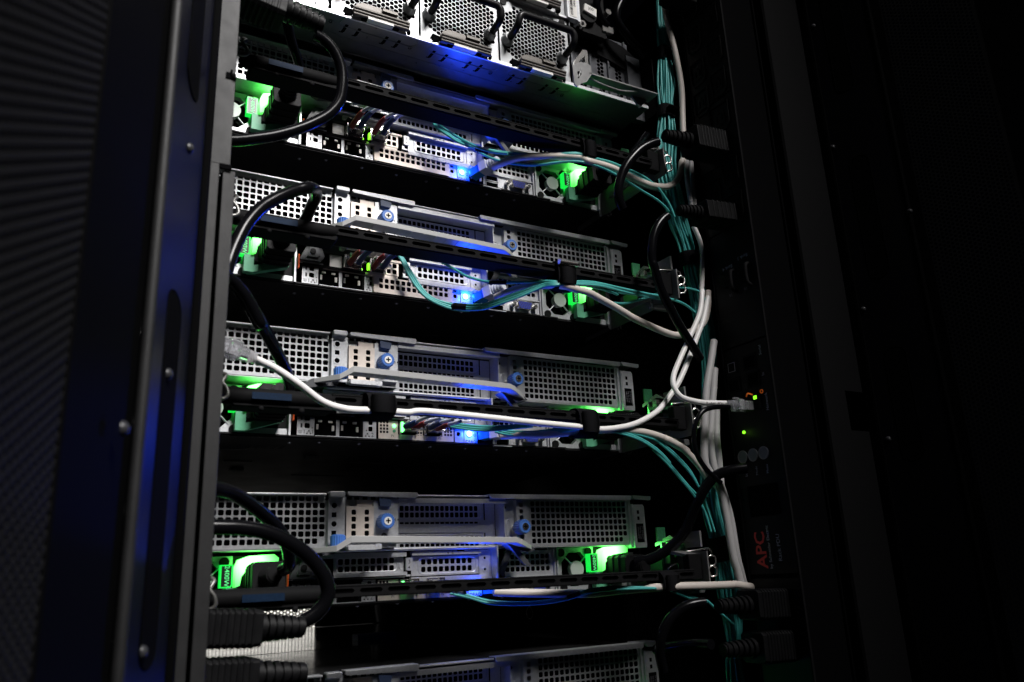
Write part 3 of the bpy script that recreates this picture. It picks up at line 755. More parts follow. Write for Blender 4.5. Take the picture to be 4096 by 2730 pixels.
def io_bottom(parent, variant):
    def plate1():
        m = MB()
        m.perf(-62, -47.6, -2.4, 15, 0, .8, -53.6, 5.6, 1, 2, 5.5, 6.2, 4.3, 4.2)
        put_text(m, '1', (-56.0, -.05, 0.4), 4.6, mi=1)
        put_text(m, '1', (-49.0, -.05, 0.4), 4.6, mi=1)
        m.ringdisc((-59.4, -.15, 0.2), (0, 1, 0), 1.75, 1.45, .1, 4, 1)
        put_text(m, 'z', (-59.4, -.05, 0.3), 3.2, mi=1)
        net_icon(m, -52.2, 0.0, -.1, 1)
        tri(m, -49.4, 3.9, -.1, 0.9, 0, 1)
        for z in (5.6, 11.8):
            m.box(-59.2, -57.7, -.12, .02, z - 1.8, z + 1.8, 1)
        return m
    part('port_label_plate', 'plate1', plate1, ['galvanised', 'ink'], parent)

    def rjA():
        m = MB()
        rj45(m, 0, 17.4, -2.0, 12.0)
        return m
    for x in (-47.2, -26.0):
        part('network_port', 'rjport', rjA, ['galvanised', 'inside_dark', 'port_tab'], parent, loc=(x, 0, 0))

    def rjs():
        m = MB()
        m.box(-29.8, -26.2, -.4, .8, -2.6, 12, 0)
        m.box(-8, -6.2, -1.2, .8, -2.6, 12, 1)
        m.box(-62, -5.4, -2.2, 2, 13.0, 15.6, 1)
        m.box(-47, -5.6, -1.2, 1, -3.4, -2.4, 0)
        return m
    part('port_surround', 'rjs', rjs, ['galvanised', 'black_metal'], parent)

    def plate2():
        m = MB()
        m.perf(-5.4, 6.3, -2.8, 14.2, 0, .8, 1.2, 5.4, 1, 2, 5.5, 5.6, 3.6, 4.0)
        put_text(m, '2', (3.0, -.05, 0.2), 5.0, mi=1)
        net_icon(m, -1.6, 0.0, -.1, 1)
        tri(m, -2.4, 3.9, -.1, 0.9, math.pi, 1)
        return m
    part('port_label_plate', 'plate2', plate2, ['galvanised', 'ink'], parent)
    if variant == 'blank':
        def blank():
            m = MB()
            m.perf(2.2, 81, -2.8, 12.6, -2.6, .9, 9.5, 3.7, 13, 2, 5.41, 5.5, 3.7, 4.0)
            m.box(2.2, 3.0, -2.6, 2, -2.8, 12.6, 0)
            return m
        part('blank_card', 'blankcard', blank, 'plated_beige', parent, 0)
    else:
        def nic():
            m = MB()
            m.perf(8.2, 20.2, -2.6, 13.6, -.8, .8, 10.4, 3.4, 3, 4, 2.9, 2.85, 2.0, 2.0)
            m.box(20.2, 68.6, -.8, 0, -2.6, 1.6, 0)
            m.box(20.2, 26, -.8, 0, 1.6, 13.6, 0)
            m.box(26, 68.6, 1.2, 2, 1.6, 13.6, 1)
            m.perf(43.5, 49.5, -2.6, 10.6, -.9, .8, 45.2, 1.0, 2, 3, 2.7, 3.0, 1.9, 2.0)
            m.perf(68.6, 79.6, -2.6, 13.6, -.8, .8, 71.4, 3.4, 3, 4, 2.9, 2.85, 2.0, 2.0)
            put_text(m, 'P1', (21.2, -.95, 0.1), 3.0, mi=2)
            put_text(m, 'P2', (66.0, -.95, 0.1), 3.0, mi=2)
            return m
        c = part('network_card', 'niccard', nic, ['plated_beige', 'inside_dark', 'ink'], parent)

        def l1():
            m = MB()
            m.cyl((22.5, -1.4, 9.0), (0, 1, 0), 1.6, .6, 14)
            return m
        part('port_light', 'nic_l1', l1, 'led_green', c)

        def l2():
            m = MB()
            m.box(27.4, 29.2, -6, -2, 3.4, 12, 0)
            return m
        part('port_light', 'nic_l2', l2, 'led_green', c)
        part('port_light', 'nic_l3', lambda: MB().cyl((22.5, -1.3, 4.6), (0, 1, 0), 1.4, .5, 14), 'lever_green', c)

        def cages():
            m = MB()
            x = 0
            m.box(x, x + 1.2, -5, 2, 1.8, 12.6, 0)
            m.box(x + 15, x + 16.2, -5, 2, 1.8, 12.6, 0)
            m.box(x, x + 16.2, -5, 2, 12.6, 13.6, 0)
            m.box(x + 2, x + 14, -20, -2, 3.5, 11.5, 0, 1.0)
            m.box(x + 3, x + 13, -24, -19, 4.8, 10.5, 0, 1.0)
            m.tube([(x + 3, -20, 3), (x + 3, -30, 1.8), (x + 13, -30, 1.8), (x + 13, -20, 3)], .5, 6, 0, 3)
            return m
        for x in (26.8, 50.2):
            part('port_cage', 'nic_cages', cages, 'bright_metal', c, loc=(x, 0, 0))

    def plate3():
        m = MB()
        m.perf(81.2, 90.2, -4, 13.4, 0, .8, 85, 4.8, 1, 2, 5, 6.4, 3.4, 3.6)
        m.box(90.2, 104, .4, 1.2, -4.4, 13.4, 0)
        m.box(90.2, 104, -.3, .4, 11.8, 13.6, 0)
        return m
    part('port_label_plate', 'plate3', plate3, 'galvanised', parent)

    def idp():
        m = MB()
        m.box(90.6, 103.6, -.8, .3, -4.2, 11.4, 0)
        put_text(m, 'iDRAC', (96.4, -.9, -1.9), 3.6, mi=1, bold=True)
        tri(m, 102.3, -1.9, -.9, 0.95, 0, 1)
        m.ringdisc((101.1, -.9, 4.4), (0, 1, 0), 1.35, 1.0, .08, 16, 1)
        put_text(m, 'i', (101.1, -.95, 4.4), 2.2, mi=1, bold=True)
        m.ringdisc((95.4, -1.3, 5.6), (0, 1, 0), 3.3, 2.5, .5, 20, 0)
        return m
    ip = part('management_port_plate', 'idp', idp, ['paper', 'ink'], parent)

    def led():
        m = MB()
        m.dome((95.4, -.8, 5.6), (0, -1, 0), 2.5, 1.3, 16)
        return m
    part('status_light', 'idled', led, 'led_blue', ip)

    def idj():
        m = MB()
        rj45(m, 104.4, 119.5, -3.6, 11.2)
        m.box(104.8, 106.6, -1.5, 0, 3.6, 7.6, 3)
        m.box(119.5, 121, -1, 1, -4, 11, 0)
        return m
    part('management_port', 'idj', idj, ['galvanised', 'inside_dark', 'port_tab', 'led_yellow'], parent)

    def usb():
        m = MB()
        m.box(123, 137.6, 1.4, 2, 0, 6.3, 1)
        m.box(123, 137.6, -.6, .2, 0, .7, 0)
        m.box(123, 137.6, -.6, .2, 5.6, 6.3, 0)
        m.box(123, 123.7, -.6, 1.4, 0, 6.3, 0)
        m.box(136.9, 137.6, -.6, 1.4, 0, 6.3, 0)
        m.box(125, 135.8, -.2, 1.2, 2.2, 3.6, 1)
        return m
    for z in (-3.8, 3.5):
        part('usb_port', 'usb', usb, ['galvanised', 'inside_dark'], parent, loc=(0, 0, z))
    part('port_surround', 'usbs', lambda: MB().box(119.8, 139.4, -2.2, .4, -4.9, -4.2, 0).box(121, 122.8, 0, 1, -4, 11, 0).box(137.8, 139.2, 0, 1, -4, 11, 0), 'galvanised', parent)

    def vga():
        m = MB()
        m.box(139.4, 172.8, 0, .8, -4.4, 10.4, 0)
        for x in (147.0, 171.4):
            m.cyl((x, -5.2, 3.6), (0, 1, 0), 2.5, 5.2, 6, 1)
            m.cyl((x, -7.0, 3.6), (0, 1, 0), 1.9, 1.8, 12, 1)
            m.cyl((x, -7.05, 3.6), (0, 1, 0), 1.0, .06, 12, 3)
        o = [(151.3, 7.6), (167.5, 7.6), (168.2, 6.6), (166.6, 0.2), (165.6, -.6), (153.2, -.6), (152.2, .2), (150.6, 6.6)]
        m.prism(o, 'y', -5.4, 0, 1)
        i = [(159.4 + (a - 159.4) * .86, 3.5 + (b - 3.5) * .82) for a, b in o]
        m.prism(i, 'y', -5.9, -5.3, 2)
        for r, (z, n, sx) in enumerate(((5.3, 5, 153.9), (3.4, 5, 155.0), (1.6, 5, 154.2))):
            for k in range(n):
                m.cyl((sx + k * 2.6, -5.96, z), (0, 1, 0), .62, .1, 8, 3)
        put_text(m, 'SS', (142.6, -.06, -1.2), 2.2, mi=3)
        m.box(144.0, 148.4, -.08, 0, -1.6, -1.35, 3)
        m.box(141.6, 146.4, -.08, 0, 8.6, 8.85, 3)
        put_text(m, 'IOI', (166.5, -.06, -2.8), 2.4, mi=3)
        m.box(173.4, 178.0, -1.2, .8, -3.4, 9.6, 0)
        return m
    part('video_port', 'vga', vga, ['galvanised', 'bright_metal', 'vga_blue', 'ink'], parent)

    def mesh2():
        m = MB()
        m.perf(127, 178.4, 11.4, 34, 0, .8, 130.3, 17.8, 9, 3, 5.31, 5.4, 3.9, 3.9)
        m.box(127, 179, -2.4, .2, 10.4, 11.4, 0)
        m.box(178.6, 179.8, -3, 8, -4, 36, 0)
        return m
    part('vent_panel', 'mesh2', mesh2, 'galvanised', parent)


def obround(m, x0, x1, z0, z1, y, w, mi=0, n=6):
    """raised rim of a pressed stadium-shaped recess"""
    r = (z1 - z0) / 2 * 0.55
    pts = []
    for cx, cz, a0 in ((x1 - r, z1 - r, 0), (x0 + r, z1 - r, 90), (x0 + r, z0 + r, 180), (x1 - r, z0 + r, 270)):
        for k in range(n + 1):
            a = math.radians(a0 + 90 * k / n)
            pts.append((cx + r * math.cos(a), cz + r * math.sin(a)))
    c = Vector(((x0 + x1) / 2, (z0 + z1) / 2))
    N = len(pts)
    vs = []
    for off, yy in ((0, y), (w * .5, y - w * .6), (w, y)):
        for p in pts:
            d = Vector(p) - c
            sx = 1 - off / ((x1 - x0) / 2)
            sz = 1 - off / ((z1 - z0) / 2)
            vs.append((c.x + d.x * sx, yy, c.y + d.y * sz))
    fs = [(k * N + i, k * N + (i + 1) % N, (k + 1) * N + (i + 1) % N, (k + 1) * N + i) for k in range(2) for i in range(N)]
    m.add(vs, fs, mi, True)


def middle(parent, variant):
    def latch():
        m = MB()
        m.prism([(-66, 17), (-47.5, 17), (-44, 22), (-49, 36.5), (-57, 36.5), (-62, 26)], 'y', -6, 2, 0)
        m.prism([(-60, 20), (-50.5, 20), (-48, 23), (-52, 33), (-56, 33)], 'y', -7.5, -6, 0)
        m.cyl((-55, -8.4, 25), (0, 1, 0), 2.6, 1.0, 16, 1)
        m.box(-67.4, -66.2, -7.2, -3.2, 8, 21, 2)
        m.box(-66, -44, -2, 1, 15.8, 17.2, 3)
        return m
    part('card_latch', 'latch', latch, ['dark_lever', 'black_plastic', 'orange', 'galvanised'], parent, 0.5)
    if variant == 'blank':
        def slot3():
            m = MB()
            m.box(-43, 31, -5, 1, 15.8, 16.6, 1)
            m.box(-43, 31, -6.5, 1, 31.6, 35.4, 0)
            m.perf(-29.5, 30.5, 16.6, 31.6, -1, .8, -23.6, 22.9, 9, 2, 5.45, 5.9, 4.0, 4.4)
            m.box(-43, -31, -.6, 1, 18, 31.6, 1)
            m.box(-29.5, 31, -2.2, -1, 14.8, 19.0, 0)
            obround(m, -28.6, 25.4, 19.6, 32.4, -1.1, 1.3)
            obround(m, 26.2, 30.4, 20.6, 31.4, -1.1, 1.2)
            return m
        part('slot_cover', 'slot3', slot3, ['galvanised', 'inside_dark'], parent)
    else:
        def sfp():
            m = MB()
            m.box(-44, 31, 1.4, 2, 16, 36, 1)
            m.box(-44, 26, -1.4, 1.2, 12.6, 15.4, 0)
            m.box(-38, -27, -.6, 1.4, 15.4, 27.6, 2)
            m.box(-44, 14, -3, 1.4, 28.4, 35.4, 4)
            m.box(-30, -12, -4.4, -2.8, 31.2, 36.2, 0, .8)
            m.box(-8, 14, -4.4, -2.8, 29.6, 36, 0, .8)
            m.box(-26.5, -16.5, -11, -2, 30.2, 31, 4)
            m.perf(14.4, 27.0, 16.2, 29.0, -1, .8, 17.5, 19.9, 2, 2, 5.6, 5.85, 4.0, 4.2, 0)
            m.box(14.4, 30.8, -2, 0, 29, 31, 0)
            # cages with modules
            for x, z in ((-24.5, 14.8), (-1.2, 14.8)):
                m.box(x - 1.6, x, -7, 1.4, z, z + 12.6, 3)
                m.box(x + 13.2, x + 14.4, -6, 1.4, z, z + 12.6, 3)
                m.box(x - 1.6, x + 14.4, -6, 1.4, z + 11.8, z + 12.8, 3)
                m.box(x - 1.6, x + 14.4, -6, 1.4, z, z + 1.0, 3)
                m.box(x + .4, x + 12.6, -17, -1, z + 1.6, z + 11.2, 3, .8)
                m.box(x + 1.4, x + 11.6, -22, -16.5, z + 2.8, z + 9.6, 3, 1.0)
                m.tube([(x + 1.6, -17, z + 1.5), (x + 1.6, -27, z - .6), (x + 6.3, -28.5, z - .8), (x + 11.2, -27, z - .6), (x + 11.2, -17, z + 1.5)], .6, 6, 3, 3)
                for q in range(3):
                    m.box(x + .6, x + 12.2, -9 - q * 3.2, -7.6 - q * 3.2, z + 11.2, z + 11.9, 3)
                m.cyl((x + 15.6, -1.8, z + 2.2), (0, 1, 0), 1.2, .8, 10, 0)
            return m
        c = part('network_card', 'sfpcard', sfp, ['plated_beige', 'inside_dark', 'paper', 'bright_metal', 'card_dark'], parent)

        def lg():
            m = MB()
            m.box(-4.4, -3.2, -6.4, -3, 16.6, 22.6)
            return m
        part('port_light', 'sfp_led', lg, 'led_lime', c)
        for x in (-9.2, 13.6):
            part('port_light', 'sfp_led2', lambda: MB().cyl((0, -2.4, 17.3), (0, 1, 0), 1.05, 1.2, 12), 'led_lime', c, loc=(x, 0, 0))

    def slot6():
        m = MB()
        m.perf(37.6, 101, 15.6, 31.6, -.6, .8, 48.6, 20.7, 9, 2, 5.475, 6.1, 3.9, 4.2)
        obround(m, 43.4, 99.2, 16.4, 31.0, -.7, 1.3)
        m.box(36.4, 101, -5.6, -.2, 32.2, 35.4, 0)
        m.box(36.4, 113, -3.4, .4, 10.8, 14.6, 0)
        m.box(78, 85, -5.8, -4, 34.6, 35.4, 2)
        put_text(m, '6', (73.8, -5.75, 33.7), 4.0, mi=1)
        tri(m, 69.6, 33.6, -5.75, 1.2, -math.pi / 2, 1)
        m.box(31.6, 37.8, -3.8, -.6, 20.2, 30.6, 0, .8)
        put_text(m, '3', (34.6, -3.95, 27.2), 4.2, mi=1)
        tri(m, 34.4, 22.8, -3.95, 1.2, math.pi, 1)
        m.box(31, 36.4, -2, 0, 15.6, 19.6, 0)
        m.box(33.4, 36.6, -2.2, -1.8, 30.8, 33, 2)
        m.box(33.4, 36.6, -2.2, -1.8, 17.2, 19.8, 2)
        return m
    part('slot_cover', 'slot6', slot6, ['galvanised', 'ink', 'inside_dark'], parent)

    def brk():
        m = MB()
        m.box(101.2, 113.2, -1.6, -.4, 12.2, 35.8, 0)
        m.box(113.2, 114.6, -13, -.4, 10.2, 38, 0)
        m.box(101.2, 118, -9, -.4, 10.2, 11.2, 0)
        for z in (19, 28.5):
            m.ringdisc((106.6, -2.0, z), (0, 1, 0), 2.4, 1.2, .5, 14, 0)
            m.cyl((106.6, -1.7, z), (0, 1, 0), 1.2, .12, 12, 1)
        m.cyl((117.4, -6, 18), (0, 0, 1), 1.0, 21, 10, 2)
        m.box(114.6, 127, -.6, .4, 10.4, 36, 1)
        m.prism([(121, 12), (133, 38), (127, 38), (116.6, 16)], 'y', -9, -7, 3)
        return m
    part('riser_bracket', 'brk', brk, ['galvanised', 'inside_dark', 'bright_metal', 'dark_lever'], parent)

    def step():
        m = MB()
        m.box(-41, 118, -8, 12, 36.8, 38.2, 0)
        m.tube([(-40, -7.5, 37.6), (117, -7.5, 37.6)], 1.5, 8, 0, 1)
        m.box(143.4, 260, -17.8, 14, 35.8, 36.6, 0)
        m.box(-152, -41.4, -18.6, 14, 38.6, 39.4, 0)
        m.box(118, 143.4, -10, 14, 36, 37, 0)
        return m
    part('shelf_plate', 'step', step, 'galvanised', parent)


def upper(parent):
    def lm():
        m = MB()
        m.perf(-152, -41.4, 39.6, 79.4, -19, .8, -148.5, 44.7, 20, 7, 5.45, 5.46, 4.1, 4.1,
               skip=lambda i, j: i == 19 and j in (0, 6))
        m.box(-151.4, -150.8, -18.2, 12, 40, 79, 0)
        m.box(-42.6, -42.0, -18.2, 12, 39.8, 79.2, 1)  # dark sheet added so the end holes look shaded
        m.box(-41.9, -41.4, -18.4, 12, 39.6, 79.4, 0)
        return m
    part('vent_panel', 'lmesh', lm, ['galvanised', 'inside_dark'], parent)

    def pp():
        m = MB()
        m.box(-41.2, -27.2, -22, -20, 39.5, 79, 0)
        for z in (71.7, 57.4):
            m.ringdisc((-36.2, -22.5, z), (0, 1, 0), 3.1, 2.2, .6, 18, 0)
            m.cyl((-36.2, -22.15, z), (0, 1, 0), 2.2, .14, 16, 1)
        for z in (64.5, 50.4, 43.5):
            m.box(-38.1, -34.3, -22.12, -21.9, z - 1.9, z + 1.9, 1)
        m.box(-27.4, 17.4, -19.4, -18, 38.6, 79, 0)
        for x in (-25, -19, -12, -5, 1):
            m.box(x, x + 4, -19.6, -19.3, 76.6, 78.8, 1)
        m.box(-41.4, -40.6, -24, -19, 38.6, 79, 0)
        return m
    part('connector_panel', 'ppanel', pp, ['galvanised', 'inside_dark'], parent)

    def bg():
        m = MB()
        m.perf(-26.9, -4.2, 42, 70.9, -24.6, .9, -20.9, 44.3, 2, 5, 10.9, 5.5, 3.7, 3.9)
        m.box(-26.9, -26.1, -23.8, -19, 42, 70.9, 0)
        m.box(-5, -4.2, -23.8, -19, 42, 70.9, 0)
        m.box(-26, -5.1, -23.2, -22.4, 42.2, 70.7, 1)  # dark backing stands for shade inside the cover's holes
        m.box(-18, -4.6, -22.4, -19.4, 71.4, 76.2, 0)
        return m
    part('filler_cover', 'bcover', bg, ['plated_beige', 'inside_dark'], parent)

    def wp():
        m = MB()
        m.box(-27, -3, -30, -24, 36.4, 40.6, 0, .8)
        m.box(-2.8, 2, -27, -22, 37, 41.6, 0, .6)
        m.box(-4, 17.2, -23.4, -19.4, 42.6, 75.6, 0)
        m.ringdisc((4.8, -24, 47.6), (0, 1, 0), 2.5, 1.1, .6, 18, 1)
        m.cyl((4.8, -23.6, 47.6), (0, 1, 0), 1.1, .12, 12, 2)
        put_text(m, '4', (14.2, -23.5, 60.2), 3.8, mi=3)
        tri(m, 17.0, 60.3, -23.5, 1.2, math.pi / 2, 3)
        return m
    part('riser_plate', 'wplate', wp, ['galvanised', 'bright_metal', 'inside_dark', 'ink'], parent)

    def bc():
        m = MB()
        m.prism([(0.4, 71.4), (9.2, 70.6), (10.2, 74.6), (10, 76.2), (-.2, 77.2)], 'y', -27, -23.6, 0)
        return m
    part('blue_catch', 'bcatch', bc, 'dark_blue', parent, 0.4)

    def slots():
        m = MB()
        m.perf(17.6, 117, 62.8, 75.4, -4, .8, 27.9, 65.7, 16, 2, 4.69, 5.5, 3.5, 4.2)
        m.perf(17.6, 117, 56.6, 62.8, -4, .8, 27.9, 58.9, 16, 1, 4.69, 5, 3.5, 1.6)
        m.perf(17.6, 117, 36.6, 56.6, -4, .8, 27.9, 39.7, 16, 2, 4.69, 5.5, 3.5, 4.2)
        obround(m, 20.6, 104.6, 61.8, 75.2, -4.1, 1.4)
        obround(m, 20.6, 104.6, 37.2, 49.6, -4.1, 1.4)
        m.box(106, 106.8, -4.6, -3.9, 61, 76, 1)
        m.box(106, 106.8, -4.6, -3.9, 38, 50, 1)
        m.box(20, 105, -4.9, -3.9, 60.6, 61.3, 0)
        m.box(20, 105, -5.6, -3.9, 50.6, 53.6, 0)
        m.box(17.6, 19, -18, -4, 38.6, 78, 0)
        # deep upper channel above the slots
        m.box(17.6, 118, -22, -4, 76.6, 77.4, 0)
        m.box(17.6, 118, -24, -23.2, 73.6, 77.8, 0)
        m.tube([(18, -22.8, 76.2), (118, -22.8, 76.2)], 1.3, 8, 0, 1)
        put_text(m, '5', (13.4, -8.3, 37.6), 3.8, mi=2)
        tri(m, 16.4, 37.7, -8.3, 1.2, math.pi / 2, 2)
        return m
    part('card_slots', 'slots', slots, ['galvanised', 'inside_dark', 'ink'], parent)

    def vp():
        m = MB()
        m.box(117.4, 118.4, -21, -4, 37.6, 78, 0)
        m.box(118.4, 131, -15, -14, 37.6, 78, 0)
        m.box(130.6, 131.4, -20, -14, 37.6, 78, 0)
        obround(m, 121.8, 127.2, 44, 62, -15.1, 1.2)
        m.ringdisc((121.4, -15.8, 71), (0, 1, 0), 2.7, 1.4, .7, 14, 0)
        m.cyl((121.4, -15.2, 71), (0, 1, 0), 1.4, .12, 12, 1)
        m.perf(131.4, 143.3, 37.6, 78.6, -20, .8, 135.8, 45, 1, 6, 5, 5.55, 3.7, 3.7, skip=lambda i, j: j in (1, 2))
        return m
    part('riser_side_panel', 'vpan', vp, ['galvanised', 'inside_dark'], parent)

    def rm():
        m = MB()
        m.perf(144, 259.6, 36.8, 78.6, -18, .8, 148.9, 41.3, 20, 7, 5.37, 5.5, 4.0, 4.0,
               skip=lambda i, j: i == 19 and j == 0)
        m.box(144, 144.8, -17.2, 12, 36.8, 78.6, 0)
        m.box(253.4, 254, -17.2, 12, 36.9, 78.5, 1)  # dark sheet hides the lit side wall, as shade behind the holes
        m.box(258.8, 259.6, -17.2, 12, 36.8, 78.6, 0)
        return m
    part('vent_panel', 'rmesh', rm, ['galvanised', 'inside_dark'], parent)

    def ear():
        m = MB()
        m.prism([(257.8, 35), (258.6, 33), (270.6, 33), (271, 36), (271, 71), (269.6, 73.4), (259, 73.4), (257.8, 71)], 'y', -24.4, -23, 0)
        m.box(257, 258.4, -23.6, 2, 33, 74, 0)
        m.box(254.6, 257, -20.6, -17.6, 33.6, 77, 0)
        m.box(270.2, 271, -23, 20, 33, 73, 0)
        for z in (60.4, 66.2):
            m.box(261.8, 264.4, -24.55, -24.3, z - 1.7, z + 1.7, 1)
        m.box(259.6, 268.2, -24.9, -24.4, 37.8, 55.4, 1)
        for q, tx in enumerate(('ST: D7MR6Y3', 'Exp Svc Code', '29637348951')):
            put_text(m, tx, (266.4 - q * 2.5, -25.0, 46.6), 2.1, (0, 0, -1), (1, 0, 0), 2)
        return m
    part('chassis_ear', 'ear', ear, ['galvanised', 'inside_dark', 'ink_grey'], parent)

    def lips():
        m = MB()
        m.box(-152, -43, -24, -14, 79.6, 81.0, 0)
        m.box(33.6, 101, -23.6, -14, 79.4, 80.6, 0)
        m.prism([(-26, 82.2), (-26.6, 80.8), (-25.4, 79.2), (31, 77.6), (33.2, 78.4), (33.2, 81.4), (32.4, 82.2)], 'y', -27, -25, 0)
        m.box(-26, 33, -25.4, -14, 81.6, 82.4, 0)
        m.prism([(101, 81.6), (101, 79.4), (102.4, 77.8), (253.6, 77.2), (254.6, 78.4), (254.6, 81.6)], 'y', -27, -25, 0)
        m.box(101.4, 254, -25.4, -14, 81.0, 81.8, 0)
        m.box(-41.4, -29, -28, -20, 78.2, 82.4, 0, .8)
        m.box(-42.6, -41.4, -24, -14, 76, 81, 1)
        m.box(-28.8, -27, -23, -14, 79, 82, 1)
        m.prism([(256, 81.8), (256, 80.2), (258, 78), (276.4, 77.2), (277.4, 78.2), (277.4, 81)], 'y', -28, -25.6, 0)
        m.box(256.4, 277, -26, 0, 80.4, 81.4, 0)
        return m
    part('lid_edge', 'lips', lips, ['galvanised', 'inside_dark'], parent, 0.25)

    def knob(x, z, y):
        def f():
            m = MB()
            n = 40
            rr = [6.3 if i % 2 else 5.9 for i in range(n)]
            for (y0, y1, k0, k1) in ((y, y + 1.0, .86, 1), (y + 1.0, y + 11, 1, 1), (y + 11, y + 13, 1, .9)):
                vs = [(x + rr[i] * k0 * math.cos(2 * math.pi * i / n), y0, z + rr[i] * k0 * math.sin(2 * math.pi * i / n)) for i in range(n)]
                vs += [(x + rr[i] * k1 * math.cos(2 * math.pi * i / n), y1, z + rr[i] * k1 * math.sin(2 * math.pi * i / n)) for i in range(n)]
                m.add(vs, [(i, (i + 1) % n, (i + 1) % n + n, i + n) for i in range(n)], 0)
            m.cyl((x, y + .1, z), (0, 1, 0), 5.4, .5, 30, 0)
            m.cyl((x, y - .5, z), (0, 1, 0), 3.2, .8, 20, 1)
            m.cyl((x, y + 8, z), (0, 1, 0), 3.6, 12, 14, 1)
            m.box(x - 2.0, x + 2.0, y - .62, y - .45, z - .55, z + .55, 2)
            m.box(x - .55, x + .55, y - .65, y - .44, z - 2.0, z + 2.0, 2)
            return m
        return f
    part('thumbscrew', 'knobL', knob(4.0, 58.6, -35), ['blue_plastic', 'paper', 'inside_dark'], parent)
    part('thumbscrew', 'knobR', knob(131.8, 53.2, -33), ['blue_plastic', 'bright_metal', 'inside_dark'], parent)

    def handle():
        m = MB()
        # bent sheet: face strip plus the ribbed underside flange
        top = [(-60, 38.4, -27), (-41, 39.8, -46), (-30.4, 46.6, -49), (-16, 46.3, -49), (114.6, 43.6, -47.5), (121, 41.6, -46), (137.5, 36.8, -33)]
        w = [3.4, 4.6, 5.2, 5.0, 4.8, 5.0, 3.6]
        dep = [5, 8, 12, 13, 13, 11, 6]
        vs = []
        for (x, z, y), a, d in zip(top, w, dep):
            vs += [(x, y, z), (x, y - .2, z - a), (x, y + d, z - a), (x, y + d, z - a + 1), (x, y + 1.0, z - a + 1), (x, y + 1.0, z)]
        n = len(top)
        fs = [(i * 6 + k, i * 6 + (k + 1) % 6, (i + 1) * 6 + (k + 1) % 6, (i + 1) * 6 + k) for i in range(n - 1) for k in range(6)]
        fs += [tuple(range(6)), tuple(range((n - 1) * 6 + 5, (n - 1) * 6 - 1, -1))]
        m.add(vs, fs, 0)
        for i in range(11):
            x = -14 + i * 11.6
            z = 46.3 - (x + 16) / 130.6 * 2.7 - 5
            m.prism([(x, z - .3), (x + .8, z - .3), (x + .8, z + .5), (x, z + .5)], 'y', -48.6, -36, 0)
        return m
    h = part('riser_handle', 'handle', handle, 'grey_lever', parent, 0.35)

    def lug():
        m = MB()
        m.prism([(-66, 33.5), (-58, 38.6), (-40, 40), (-36, 37), (-38, 34), (-50, 33), (-60, 31)], 'y', -30, -24, 0)
        m.dome((-48, -30, 35.4), (0, -1, 0), 2.8, 1.4, 14, 0)
        return m
    part('handle_lug', 'lug', lug, 'dark_lever', h, 0.5)

    def lug2():
        m = MB()
        m.prism([(112, 38.8), (136, 36.6), (140, 33), (132, 31.6), (119, 34)], 'y', -34, -22, 0)
        m.prism([(114, 38), (120, 38), (136, 20), (130, 20)], 'y', -33.6, -30, 0)
        return m
    part('handle_lug', 'lug2', lug2, 'dark_lever', h, 0.5)

    def bk():
        m = MB()
        n = 36
        x, y = -36.2, -33
        rr = [5.9 if i % 2 else 5.5 for i in range(n)]
        vs = [(x + rr[i] * math.cos(2 * math.pi * i / n), y + rr[i] * math.sin(2 * math.pi * i / n), 39.8) for i in range(n)]
        vs += [(x + rr[i] * math.cos(2 * math.pi * i / n), y + rr[i] * math.sin(2 * math.pi * i / n), 47.6) for i in range(n)]
        m.add(vs, [(i, (i + 1) % n, (i + 1) % n + n, i + n) for i in range(n)], 0)
        m.cyl((x, y, 47.6), (0, 0, 1), 5.3, .9, 30, 0, r2=4.6)
        return m
    part('handle_knob', 'bknob', bk, 'blue_plastic', h)


def build_server(k, variant, label):
    t = thing('rack_server', label, 'server', (0, 0, -133.35 * k), 'rack servers stacked one above another')
    part('chassis_body', 'body', f_body, 'inside_dark', t)
    part('bottom_cover', 'bottom', f_bottom, 'underside', t)
    for x in (-131, -63, -40, -5, 30, 62, 97, 130, 163):
        part('cover_screw', 'cscrew', lambda: MB().dome((0, 0, -5.6), (0, 0, -1), 1.7, 1.3, 10, 0), 'screw_metal', t, loc=(x, 12 if x > -60 else 20, 0))
    part('top_cover', 'lid', f_lid, 'lid_gloss', t)
    if k == 4:
        part('lid_latch', 'lidlatch', f_lid_latch, 'blue_plastic', t)
    psu(t, -151.5)
    psu(t, 180.2)
    io_bottom(t, 'blank' if variant == 'sfp' else 'nic')
    middle(t, variant)
    upper(t)
    z = -133.35 * k
    spot_led('id_light', (95.4, -6.0, z + 6.0), BLU, (0.006, 0.06, 1.0), 1.5)
    spot_led('id_light', (95.4, -5.5, z + 8.0), BLU2, (0.004, 0.05, 1.0), 1.5, (95.4, -80, z + 80), 76)
    spot_led('id_light', (95.4, -9, z + 6.0), BLU3, (0.004, 0.04, 1.0), 1.5, (-190, -270, z + 20), 46)
    spot_led('psu_light', (-151.5 + 62, -18, z + 33), GRN, (0.02, 1.0, 0.12), 2.0)
    spot_led('psu_light', (180.2 + 62, -18, z + 33), GRN, (0.02, 1.0, 0.12), 2.0)
    return t


build_server(0, 'sfp', 'topmost rack server, close under the white fan modules, its upper half in shadow')
build_server(1, 'sfp', 'second rack server from the top, with a teal cable loop hanging across its ports')
build_server(2, 'blank', 'middle rack server, crossed by a white network cable with a clear plug')
build_server(3, 'blank', 'fourth rack server down, just above the open gap with the bright mesh')
build_server(4, 'blank', 'lowest rack server, cut off by the bottom edge, below the open gap')

